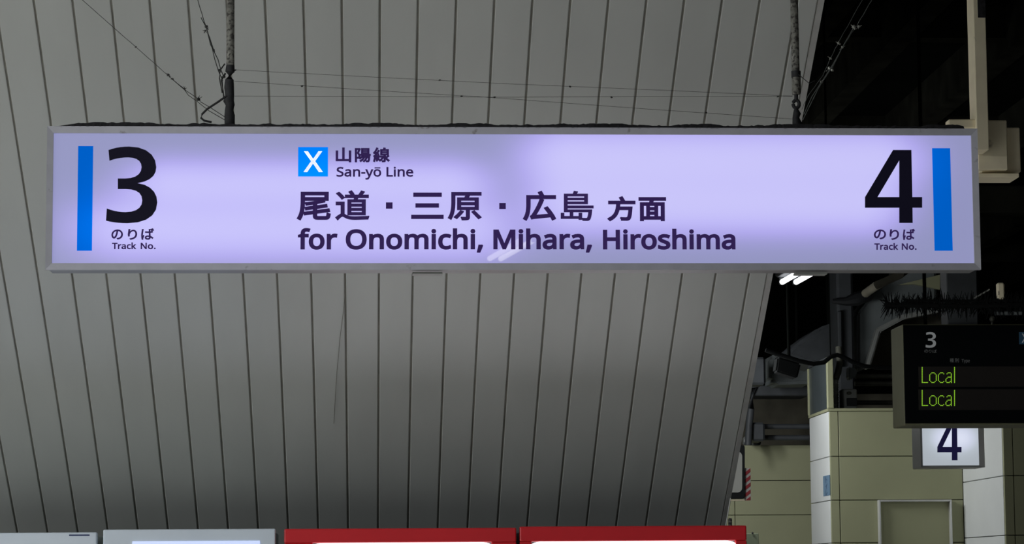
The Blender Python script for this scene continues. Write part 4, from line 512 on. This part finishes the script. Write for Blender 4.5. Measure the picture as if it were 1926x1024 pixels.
span('hair-thin level wire between the two pipes', [(441, 181), (700, 182), (960, 183), (1250, 182), (1490, 182)], [(930, 183), (1463, 182), (1150, 183)])
tag(build('bent_rod', MB().tube([at(x, y, 7.73) for x, y in ((427, 180), (410, 192), (390, 205), (380, 215), (378, 222), (384, 227), (398, 230))], .0032, 8), M_tape, None, True),
    'black rod bent like a hook lying against the taped pipe', 'rod')
tag(build('short_wire', MB().tube([at(x, y, 7.75) for x, y in ((1502, 140), (1510, 147), (1522, 157), (1532, 152))], .0012, 6), M_wire, None, True), 'short dark wire end sticking out of the collar on the grey pipe', 'wire')
tag(build('hanging_thread', MB().tube([Vector((at(x, y, Y).x, *soff(Y, .01))) for x, y, Y in ((650, 528, 11.78), (645, 580, 11.95), (640, 620, 12.08), (634, 690, 12.3), (631, 740, 12.45), (628, 800, 12.66))], .0016, 5), M_groove, None, True),
    'dark thread stuck to the sloping boards below the sign', 'thread')

# ---------------------------------------------------------------- fluorescent lamps, with the added fill lamps
def lamp(label, p, q, gap, zroof=5.2, mt=None):
    """twin tubes side by side from p to q, hung from the roof by two rods"""
    p, q = Vector(p), Vector(q); d = (q-p).normalized(); s = d.cross(Vector((0, 0, 1))).normalized()*gap/2; up = Vector((0, 0, 1))
    t = thing('fluorescent_lamp', label, 'lamp', (p+q)/2)
    build('lamp_body', MB().obox(p+up*.055, q+up*.055, .15, .06, bev=.008), M_dgrey, t)
    for k in (-1, 1):
        build('tube', MB().tube([p+s*k, p+s*k+d*.006, q+s*k-d*.006, q+s*k], [.008, .0145, .0145, .008], 14), mt or M_tube, t, True)
        for e in (p, q): build('socket', MB().obox(e+s*k+d*(-.02 if e is p else 0)+up*.012, e+s*k+d*(0 if e is p else .02)+up*.012, .03, .05, bev=.003), M_dgrey, t)
    for f in (.2, .8):
        c = p.lerp(q, f); build('hanger_rod', MB().tube([c+up*.08, Vector((c.x, c.y, zroof))], .006, 8), M_roof, t)
    return t
def fill_lamp(x, y, z, e):
    t = lamp('added unseen twin tube lamp %s %s' % ({-8.6: 'in the row along the open left edge,', -5.6: 'in the second row from the open left edge,', -2.9: 'in the row left of the sign,', -.2: 'alone just before the sign,', 5.6: 'alone before the tiled walls,'}[x], {-2.5: 'hindmost', 1.5: 'middle', 5.5: 'foremost'}.get(y, 'high up')), (x, y, z), (x, y+1.3, z), .09)
    ld = bpy.data.lights.new('fill_light', 'AREA'); ld.shape = 'RECTANGLE'; ld.size = .25; ld.size_y = 1.25; ld.energy = e; ld.color = (.94, .98, 1)
    lo = bpy.data.objects.new('fill_light', ld); COL.objects.link(lo); lo.parent = t; lo.location = (0, 0, -.05)
for q in FILL_LAMPS: fill_lamp(*q)
for x, y, z, e, tilt in HIDDEN_FILL:
    t = lamp('added bare twin tube lamp hidden behind the sloping boards, ' + ('nearest' if y < 16 else 'facing the white side walls' if y < 20 else 'facing the farther tiled wall'), (x, y, z), (x, y+1.3, z), .09)
    ld = bpy.data.lights.new('fill_light', 'AREA'); ld.shape = 'RECTANGLE'; ld.size = .25; ld.size_y = 1.25; ld.energy = e; ld.color = (.95, .98, 1)
    lo = bpy.data.objects.new('fill_light', ld); COL.objects.link(lo); lo.parent = t; lo.location = (.06, 0, -.08); lo.rotation_euler = [math.radians(v) for v in tilt]
zl = at(1484, 533, 14).z
fa = at(1484, 531, 14); fb = at(1511, 514, 13.62); fb.z = fa.z; fb = fa+(fb-fa).normalized()*1.25
lamp('twin tube lamp glowing just under the sign at the edge of the sloping boards', fb, fa, .075)
lamp('twin tube lamp over the platform mirrored in the sign', (.66, 1.35, 3.3), (.79, 2.15, 3.3), .06, mt=M_tube_m)

# ---------------------------------------------------------------- vending machines
def machine(name, label, x0, x1, ytop, Y, depth, body, front, side):
    a, b = at(x0, ytop, Y), at(x1, ytop, Y); z = (a.z+b.z)/2
    t = thing(name, label, 'vending machine', ((a.x+b.x)/2, Y+depth/2, 0), 'vending machines under the sloping boards')
    build('cabinet', MB().box(a.x+.006, b.x-.006, Y+.06, Y+depth, .06, z-.012, .006), side, t)
    return t, a.x, b.x, z
def red_machine(label, x0, x1, yt, wx0, wx1, wy):
    Y = 12.4
    t, a, b, z = machine('vending_machine', label, x0, x1, yt, Y, .62, M_red, None, M_cab)
    wa, wb, wz = at(wx0, wy, Y).x, at(wx1, wy, Y).x, at(800, wy, Y).z
    mb = MB().box(a, b, Y+.0, Y+.055, wz, z, .006, 2).box(a, wa, Y, Y+.055, .85, wz-.0005, .003).box(wb, b, Y, Y+.055, .85, wz-.0005, .003)
    mb.box(a, b, Y, Y+.055, .08, .8495, .004)
    build('door', mb, M_red, t)
    mb = MB(); zc = wz; R = .05                       # lit showcase with rounded upper corners
    pts = [(wa, .852), (wb, .852)]+[(wb-R+R*math.cos(q), zc-R*.35-.0+R*.35*math.sin(q)) for q in [i*math.pi/12 for i in range(7)]]+[(wa+R-R*math.cos(q), zc-R*.35+R*.35*math.sin(q)) for q in [math.pi/2-i*math.pi/12 for i in range(7)]]
    mb.prism([(x, Y+.004, zz_) for x, zz_ in pts], Vector((0, .03, 0)))
    build('showcase_window', mb, M_lit, t)
    build('delivery_hatch', MB().box(a+.3, b-.3, Y-.006, Y+.001, .3, .5, .003), M_black, t)
    build('coin_panel', MB().box(b-.26, b-.1, Y-.006, Y+.001, .56, .8, .003), M_steel, t)
    for k in (a+.08, b-.08): build('foot', MB().box(k-.03, k+.03, Y+.1, Y+.5, 0, .06), M_gap, t)
    return t
red_machine('red vending machine flanked by a white and a red machine', 534.5, 971, 994.3, 588, 925, 1021)
red_machine('red vending machine at the end of the row, next to the tiled wall', 977.5, 1404, 990, 1000, 1384, 1020.5)
def white_machine(label, x0, x1, yt, Y, lit):
    t, a, b, z = machine('vending_machine', label, x0, x1, yt, Y, .60, M_wmach, None, M_wside)
    mb = MB().box(a, b, Y, Y+.055, .08, z, .006, 2)
    build('door', mb, M_wmach, t)
    if lit:
        p = at(x0+55, 1019, Y); build('showcase_window', MB().box(p.x, b-.07, Y-.004, Y+.001, .85, p.z, .002), M_litb, t)
    else:
        p0, p1 = at(130, 1009, Y), at(168.5, 1006, Y)
        build('blue_dash', MB().box(p0.x, p1.x, Y-.002, Y+.001, p0.z, p1.z), M_navy, t)
        build('showcase_window', MB().box(a+.07, b-.07, Y-.004, Y+.001, .85, 1.6, .002), M_litb, t)
    build('delivery_hatch', MB().box(a+.2, b-.2, Y-.006, Y+.001, .3, .5, .003), M_black, t)
    for k in (a+.08, b-.08): build('foot', MB().box(k-.03, k+.03, Y+.1, Y+.5, 0, .06), M_gap, t)
    return t
white_machine('bluish white vending machine beside the red machine', 194, 518, 996, 12.4, True)
white_machine('white vending machine with a small navy dash at its top corner', -215, 182, 1003, 12.4, False)

# ---------------------------------------------------------------- electronic display board
YD = 12.0
a, b = at(1703, 797, YD), at(1703, 612, YD); xr = a.x+1.5
bd = thing('departure_board', 'black departure board with green lettering in a cream housing', 'board', (a.x+.75, YD+.12, a.z))
build('housing', MB().box(a.x-.004, xr, YD+.008, YD+.27, a.z-.008, b.z+.004, .004), M_housing, bd)
build('screen', MB().box(a.x, xr-.006, YD, YD+.0075, a.z, b.z, .002), M_screen, bd)
for y0, y1 in ((690, 728), (733, 772)):
    p, q = at(1728, y1, YD), at(1728, y0, YD)
    build('display_strip', MB().box(p.x, xr-.06, YD-.0012, YD+.0008, p.z, q.z), M_ledbar, bd)
YT = YD-.0015
lettering([('3', 1741, 1760.5, 625, 654.5, 'ink')], YT, M_grtext, bd)
lettering([('の', 1738.5, 1745.5, 658, 664, 'ink'), ('り', 1747.3, 1752, 658, 664, 'ink'), ('ば', 1754, 1762, 658, 664, 'ink')], YT, M_dimtext, bd)
lettering([('種', 1786.5, 1794, 674.5, 682, 'ink'), ('別', 1795.8, 1803.5, 674.5, 682, 'ink'), ('T', 1808.5, 1813, 676, 682, 'cap'), ('ype', 1813, 1824, 676, 682, 'cap')], YT, M_dimtext, bd)
bb = build('line_badge', pbox(1917, 1937, 625, 648, YT-.0005, .001), M_bluedim, bd)
lettering([('X', 1922, 1934, 628, 645, 'ink')], YT-.001, M_grtext, bb)
GL = {'L': ['X.....']*14+['XXXXXX'], 'l': ['X']*15,
      'o': ['.......']*5+['..XXX..', '.X...X.']+['X.....X']*6+['.X...X.', '..XXX..'],
      'c': ['......']*5+['..XXX.', '.X...X']+['X.....']*6+['.X...X', '..XXX.'],
      'a': ['......']*5+['..XXX.', '.X...X', '.....X', '.....X', '..XXXX', '.X...X', 'X....X', 'X....X', 'X...XX', '.XXX.X']}
for yb in (720, 763.3):
    mb = MB(); px = 1734.5; pit = 2.03
    for ch, adv in zip('Local', (7, 8, 7, 8, 0)):
        for r, row in enumerate(GL[ch]):
            for c, v in enumerate(row):
                if v == 'X':
                    p = at(px+c*pit, yb-(14-r)*pit, YT-.0006); s = .0017
                    mb.box(p.x-s, p.x+s, p.y-.0008, p.y+.0012, p.z-s, p.z+s)
        px += (adv+.0)*pit
    build('led_lettering', mb, M_led, bd)
hx0, hx1 = at(1776, 560, YD+.12).x, at(1833, 560, YD+.12).x
zb0, zb1 = at(1880, 402, YD+.1).z, at(1880, 352, YD+.1).z
build('hanger', MB().box(hx0, hx1, YD+.06, YD+.2, b.z+.004, zb0, .004), M_dgrey, bd)
build('hanger', MB().box(hx0+.9, hx1+.9, YD+.06, YD+.2, b.z+.004, zb0, .004), M_dgrey, bd)
struct(build('crossbar', MB().box(hx0-.1, 9.2, YD+.05, YD+.21, zb0, zb1, .004), M_beam))
struct(build('crossbar_hanger', MB().box(4.2, 4.3, YD+.06, YD+.2, zb1, 5.2, .004), M_beam))

# small lit box with the number 4
Y4 = 14.2
nb = thing('number_sign', 'small square backlit sign with a navy 4 below the departure board', 'sign', (at(1786, 840, Y4).x, Y4+.1, at(1786, 880, Y4).z))
x0, x1, z0, z1 = at(1731, 840, Y4).x, at(1851, 840, Y4).x, at(1786, 880, Y4).z, at(1786, 762, Y4).z
rr = Vector(nb.location)
build('housing', MB().box(x0, x1, Y4+.006, Y4+.22, z0, z1, .004), M_steel, nb)
fx = (x0+.011, x1-.030, z0+.011, z1-.012)
M_f4 = backlit('number_face', (.38, .42, .46), [(.45, .50, .56), (.60, .64, .78), (.80, .84, .98)], [((fx[0]+fx[1])/2-rr.x+.02, .03, (fx[2]+fx[3])/2-rr.z-.01, .09, .07, 1.3)])
build('face_panel', MB().box(fx[0], fx[1], Y4, Y4+.005, fx[2], fx[3]), M_f4, nb)
frame(nb, M_steel, x0, x1, z0, z1, fx[0], fx[1], fx[2], fx[3], Y4-.006, .014)
lettering([('4', 1763, 1808.5, 800-5, 866.3, 'ink')], Y4-.0005, M_num, nb)
tp_ = at(1786, 762, Y4)
build('hanger_rod', MB().tube([(tp_.x-.1, Y4+.1, z1), (tp_.x-.1, Y4+.1, 5.2)], .010, 10), M_roof, nb)

# ---------------------------------------------------------------- cream post with its brackets
YC = 9.0
cp = thing('ceiling_post', 'cream steel post with plates behind the end of the sign', 'post', at(1845, 282, YC))
a, b = at(1838, 282, YC), at(1853, 0, YC)
build('post', MB().box(a.x, b.x, YC, YC+.10, a.z, 5.2, .002), M_cream, cp)
build('dark_patch', pbox(1839.5, 1851.5, -60, 33, YC-.0015, .002, 0), M_soot_dark, cp)  # plain dark patch at the head of the post
build('flange', pbox(1784, 1837.5, 224.5, 241, YC+.02, .05, .004), M_cream, cp)
build('plate', pbox(1840, 1893.5, 226, 319.5, YC+.101, .03, .003), M_cream, cp)
build('plate', pbox(1846, 1918, 240, 324, YC+.16, .08, .003), M_cream, cp)
build('shelf', pbox(1838, 1917, 326, 333.5, YC+.12, .14, .002), M_cream, cp)

# ---------------------------------------------------------------- bristle brush, cables, pipes and ducts in the dark
YB_ = 11.3
mb = MB(); rn = random.Random(5)
for i in range(620):
    x = 1668+(1960-1668)*(i/620)**1.1+rn.uniform(-2, 2); c = at(x, 574+rn.uniform(-7, 7), YB_)
    an = rn.uniform(0, 2*math.pi) if i > 26 else rn.uniform(math.pi*.55, math.pi*1.45)
    L = rn.uniform(.040, .064)
    mb.tube([c, c+Vector((math.cos(an)*L*(.35 if i > 26 else .75)+rn.uniform(-.01, .01), math.cos(an*3)*.02, math.sin(an)*L))], [.0034, .0010], 4)
br = thing('bristle_brush', 'long black bristle strip stretched above the departure board', 'brush', at(1700, 590, YB_))
t_ = build('bristles', mb, M_soot_black, br); t_['kind'] = 'stuff'
build('cable', MB().tube([at(1664, 574, YB_), at(1800, 576, YB_), at(1990, 573, YB_)], .011, 8), M_soot_black, br, True)
build('cable', MB().tube([at(1700, 566, YB_), at(1800, 567, YB_), at(1990, 564, YB_)], .007, 8), M_soot_black, br, True)
tag(build('insulator', pbox(1876.5, 1889.5, 532, 563, YB_-.01, .03, .006), M_cream), 'short pale block standing on the cable beside the post', 'block')
t = tag(build('spring_coil', MB().tube([at(1831+30*i/40, 562-17*i/40+1.4*math.sin(i*1.9), 11.3) for i in range(41)], .0022, 5), M_clamp), 'small bright coil slanting up from the brush cable', 'spring')
tag(build('nameplate', pbox(1872, 1922, 585.5, 593, 11.3, .01).tube([at(1875, 593, 11.31), at(1875, 574, 11.31)], .002, 5).tube([at(1919, 593, 11.31), at(1919, 574, 11.31)], .002, 5), M_dgrey), 'small dim strip with pale marks behind the brush cable', 'plate')
for i, x in enumerate((1874, 1882, 1889, 1900, 1908, 1916)): 
    o = build('mark', pbox(x, x+4+i % 3, 587, 592, 11.296, .004), M_grey, bpy.data.objects['nameplate'])
tag(build('knob', MB().blob(at(1866, 601, 12.1), (.012, .012, .016), 1, .1).tube([at(1866, 601, 12.1), at(1866, 613, 12.1)], .005, 6), M_pipe, None, True), 'small round grey knob above the departure board', 'knob')

def solo(name, mb, material, label, cat, smooth=False, group=None): return tag(build(name, mb, material, None, smooth), label, cat, group)
solo('stair_slab', ppoly([(1612, 700), (1612, 590), (1640, 556), (1692, 520), (1700, 300), (1760, 300), (1762, 585), (1700, 596), (1655, 622), (1632, 692)], 21.8, .5, .02), M_grey, 'grey underside of a stair sloping behind the departure board', 'slab')
solo('stair_flange', ppoly([(1627, 694), (1650, 617), (1700, 591), (1768, 580), (1768, 587), (1702, 600), (1656, 625), (1636, 694)], 21.68, .12, .01), M_lgrey, 'light steel edge running along the grey stair underside', 'edge')
solo('back_panel', ppoly([(1636, 694), (1658, 626), (1704, 601), (1770, 588), (1770, 694)], 22.3, .05), M_brown, 'dull brown panel enclosed by the light steel edge', 'panel')
solo('upper_panel', ppoly([(1690, 536), (1768, 517), (1768, 545), (1720, 535)], 21.76, .04), M_tile, 'dull olive panel close under the sign', 'panel')
solo('sloping_pipe', MB().tube([at(1628, 552, 20.6), at(1648, 538, 20.3), at(1692, 517, 20.4), at(1730, 490, 21.9)], .034, 10), M_brown, 'brownish pipe sloping up behind the sign', 'pipe', True)
mb = MB(); P = [at(x, y, 21.56) for x, y in ((1566, 567), (1590, 568), (1610, 563), (1632, 556), (1640, 548))]
solo('cable_bundle', mb.tube(P, [.02, .035, .06, .05, .03], 9), M_black, 'black bundle of cables at the head of the dark column', 'cable', True)
rd = solo('round_duct', ppoly([(1476, 668), (1500, 645), (1540, 616), (1582, 602), (1584, 645), (1562, 678), (1545, 688), (1515, 680)], 23, .8, .03), M_dgrey, 'dark rounded duct above the speaker', 'duct', True)
build('rod', MB().tube([at(1560, 640, 23.3), at(1560, 640, 23.3)+Vector((0, 0, 5.2-at(1560, 640, 23.3).z))], .02, 8), M_roof, rd)
solo('steel_column', MB().box(at(1577, 700, 21.6).x, at(1608, 700, 21.6).x, 21.6, 22.0, at(1600, 772, 21.6).z, 5.2, .02).box(at(1577, 700, 21.55).x, at(1585, 700, 21.55).x, 21.53, 21.59, at(1600, 690, 21.55).z, at(1600, 585, 21.55).z, .01), M_dgrey, 'dark steel column rising behind the tiled wall', 'column')
sp = thing('speaker', 'black box speaker hanging tilted beneath the dark duct', 'speaker', at(1480, 712, 19))
build('case', ppoly([(1463, 671), (1507, 684), (1500, 712), (1459, 699)], 19, .16, .012), M_soot_black, sp)
c_ = at(1484, 678, 19.09)
build('hanger_rod', MB().tube([c_, Vector((c_.x, c_.y, 5.2))], .012, 8), M_roof, sp)
build('bracket', MB().tube([at(1488, 679, 19.05), at(1492, 673, 19.05), at(1500, 677, 19.05), at(1502, 684, 19.05)], .006, 6), M_dgrey, sp)
solo('equipment_box', ppoly([(1448, 672), (1460, 664), (1530, 690), (1530, 722), (1460, 724), (1448, 716)], 24, .5, .03), M_grey, 'pale grey box behind the black speaker', 'box')
c_ = at(1500, 690, 24.3); solo('box_rod', MB().tube([c_, Vector((c_.x, c_.y, 5.2))], .015, 8), M_roof, 'thin black rod carrying the pale grey box', 'rod')
solo('wall_bracket', pbox(1408, 1440, 672, 724, 23.5, .3, .02), M_dgrey, 'dark blue-grey box next to the edge of the sloping boards', 'box')
solo('dark_ledge', pbox(1405, 1523, 725, 745, 24.725, .5, .01), M_dgrey, 'dark ledge crossing over the brown wall', 'ledge')
bc = solo('black_cable', MB().tube([at(x, y, 18.9) for x, y in ((1440, 659), (1455, 664), (1480, 672), (1505, 680), (1530, 685), (1550, 682), (1562, 672), (1575, 668), (1590, 674), (1605, 682), (1625, 689), (1650, 692), (1700, 692))], .016, 8), M_soot_black, 'sagging black cable from the speaker to the departure board', 'cable', True)
c_ = at(1562, 672, 18.9); build('tie', MB().tube([c_, Vector((c_.x, c_.y, 5.2))], .004, 6), M_roof, bc)
for y, Y, lb in ((708, 20.7, 'topmost of the level pipes beside the departure board'), (722, 20.75, 'middle one of the level pipes beside the departure board'), (758, 20.8, 'lowest of the level pipes beside the departure board')):
    solo('level_pipe', MB().tube([at(1608, y, Y), at(1818, y, Y)], .020, 10), M_pipe, lb, 'pipe', True, 'level pipes above the tiled wall')
for y, lb in ((803, 'upper dark pipe over the farther tiled wall'), (824, 'lower dark pipe over the farther tiled wall')):
    solo('level_pipe', MB().tube([at(1404, y, 25.0), at(1530, y, 25.0)], .026, 10), M_dgrey, lb, 'pipe', True, 'pipes over the farther wall')
solo('pipe_joint', MB().box(at(1409, 810, 24.9).x, at(1434, 810, 24.9).x, 24.73, 25.1, at(1420, 832, 24.9).z, at(1420, 797, 24.9).z, .02), M_dgrey, 'square joint clamping the two dark pipes', 'joint')
solo('standpipe', MB().tube([at(1407, 838, 24.7), at(1409, 800, 24.7), at(1412, 770, 24.7), at(1417, 730, 24.7), Vector((at(1417, 730, 24.7).x, 24.7, 5.2))], .034, 10), M_dgrey, 'thick dark pipe rising by the edge of the sloping boards', 'pipe', True)
solo('small_valve', MB().blob(at(1421, 833, 25.27), (.05, .05, .035), 4, .3).blob(at(1402, 831, 25.27), (.03, .03, .045), 5, .3), M_lgrey, 'small pale valve on top of the farther tiled wall', 'valve', True)
# corrugated conduit and meter box standing on the near tiled wall
zt_ = zt+.02
c0 = at(1574, 770, 20.25); mb = MB(); pts = []; rs = []
for i in range(49):
    pts.append(Vector((c0.x, 20.3, zt_+.24*i/48))); rs.append(.021+.004*(i % 4 < 2))
mb.tube(pts, rs, 12); solo('corrugated_conduit', mb, M_lgrey, 'ribbed grey conduit standing on the tiled wall by the cream post', 'conduit', True)
solo('conduit_elbow', MB().tube([Vector((c0.x, 20.3, zt_+.24)), Vector((c0.x+.03, 20.33, zt_+.3)), Vector((c0.x+.05, 20.36, zt_+.38)), Vector((c0.x+.05, 20.4, zt_+.5))], .026, 10), M_pipe, 'dark pipe leaving the top of the ribbed conduit', 'pipe', True)
jb = thing('meter_box', 'pale meter box with a dark window standing on the tiled wall', 'box', at(1598, 772, 20.2))
q0, q1 = at(1585, 772, 20.2), at(1612, 732, 20.2)
build('case', MB().box(q0.x, q1.x, 20.2, 20.34, zt_, q1.z, .008), M_lgrey, jb)
build('window', pbox(1593, 1612, 749, 764, 20.192, .01, .002), M_black, jb)
build('knob', MB().blob(at(1597, 740, 20.19), (.02, .012, .012), 2, .1), M_pipe, jb, True)
c_ = at(1712, 730, 20.7); solo('pipe_stand', MB().box(c_.x-.02, c_.x+.02, 20.66, 20.84, zt_, at(1712, 706, 20.7).z), M_dgrey, 'dark stand under the level pipes, hidden by the departure board', 'stand')
solo('junction_box', ppoly([(1596, 712), (1596, 690), (1612, 694), (1612, 706), (1600, 716)], 20.62, .12, .01), M_grey, 'pale fitting above the meter box', 'fitting')

# ---------------------------------------------------------------- things on the tiled walls
pf = thing('poster_frame', 'empty square steel frame mounted on the tiled wall', 'frame', at(1720, 1060, 19.97))
xa, xb, za, zb = at(1652, 980, 19.97).x, at(1789, 980, 19.97).x, at(1720, 1090, 19.97).z, at(1720, 941, 19.97).z
t3 = .014
for i, bx in enumerate(((xa, xa+t3, za, zb), (xb-t3, xb, za, zb), (xa+t3, xb-t3, zb-t3, zb), (xa+t3, xb-t3, za, za+t3))):
    build('frame_rail', MB().box(bx[0], bx[1], 19.93, 19.998, bx[2], bx[3], .003), M_steel, pf)
build('back_sheet', MB().box(xa+t3, xb-t3, 19.985, 19.998, za+t3, zb-t3), M_tile, pf)
Ya = 20*(1561-713)/(1548-713); Yb = 20*(1561-713)/(1560.3-713)
z0, z1 = at(1553, 933, 20.15).z, at(1553, 895, 20.15).z
stk = build('wall_sticker', MB().box(XC-.003, XC-.0005, Yb, Ya, z0, z1), M_sticker)
tag(stk, 'narrow blue sticker with dark upright lettering on the white side wall', 'sticker')
ym = (Ya+Yb)/2
def smap(px, py): return Vector((XC-.0035, ym+.09-(px)*.0030, z1-.01-py*.0016))
lettering([('ト', 15, 45, 0, 28, 'ink'), ('イ', 15, 45, 32, 58, 'ink'), ('レ', 15, 45, 62, 88, 'ink')], 0, M_stickt, stk, mapf=smap, thick=.0003, off=.001)

mr = thing('framed_mirror', 'rounded pale mirror in a dark frame peeping out beside the sloping boards', 'mirror', at(1385, 940, 17.5))
def rrect(x0, x1, y0, y1, r, Y):
    out = []
    for cx, cy, s in ((x1-r, y1-r, 0), (x0+r, y1-r, 1), (x0+r, y0+r, 2), (x1-r, y0+r, 3)):
        for i in range(6):
            q = (s+i/5)*math.pi/2; out.append(at(cx+r*math.cos(q), cy+r*math.sin(q), Y))
    return out
build('frame', MB().prism(rrect(1322, 1401, 838, 939, 4, 17.5), Vector((0, .05, 0)), .004), M_black, mr)
build('mirror_face', MB().prism(rrect(1330, 1396, 850, 927, 9, 17.494), Vector((0, .02, 0))), M_mirror, mr)
build('pole', MB().tube([at(1345, 930, 17.56), Vector((at(1345, 930, 17.56).x, 17.56, 0))], .025, 10), M_black, mr)
build('support_rail', MB().box(at(1320, 941, 17.5).x, at(1401, 941, 17.5).x, 17.5, 17.53, at(1360, 943, 17.5).z, at(1360, 940, 17.5).z), M_cream, mr)
hz = thing('hazard_strip', 'upright red and white striped strip on the edge of the framed mirror', 'strip', at(1407, 942, 17.6))
build('backing', pbox(1400, 1411.5, 881, 942, 17.52, .012), M_hw, hz)
for i in range(5):
    y = 880+i*13.4
    pts = [(1401.5, y+9), (1411.5, y+1), (1411.5, y+8), (1401.5, y+16)]
    pts = [(x, min(max(v, 881), 942)) for x, v in pts]
    build('red_stripe', ppoly(pts, 17.517, .003), M_hr, hz)
solo('white_pole', MB().tube([at(1364.5, 993.5, 12.9), at(1374, 938, 12.9)], .003, 6), M_mirror, 'thin white stick leaning at the lower edge of the sloping boards', 'stick')
solo('reddish_box', pbox(1371, 1377, 975, 993.5, 12.9, .03, .004), M_rust, 'small brownish fitting behind the last red machine', 'fitting')
gn = solo('green_notice', pbox(1404, 1427, 1004, 1360, 19.5, .02, .003), M_green, 'pale green board showing beside the last red machine', 'board')
build('pin', MB().blob(at(1415.5, 1003.5, 19.49), (.008, .006, .008), 3, .1), M_black, gn, True)
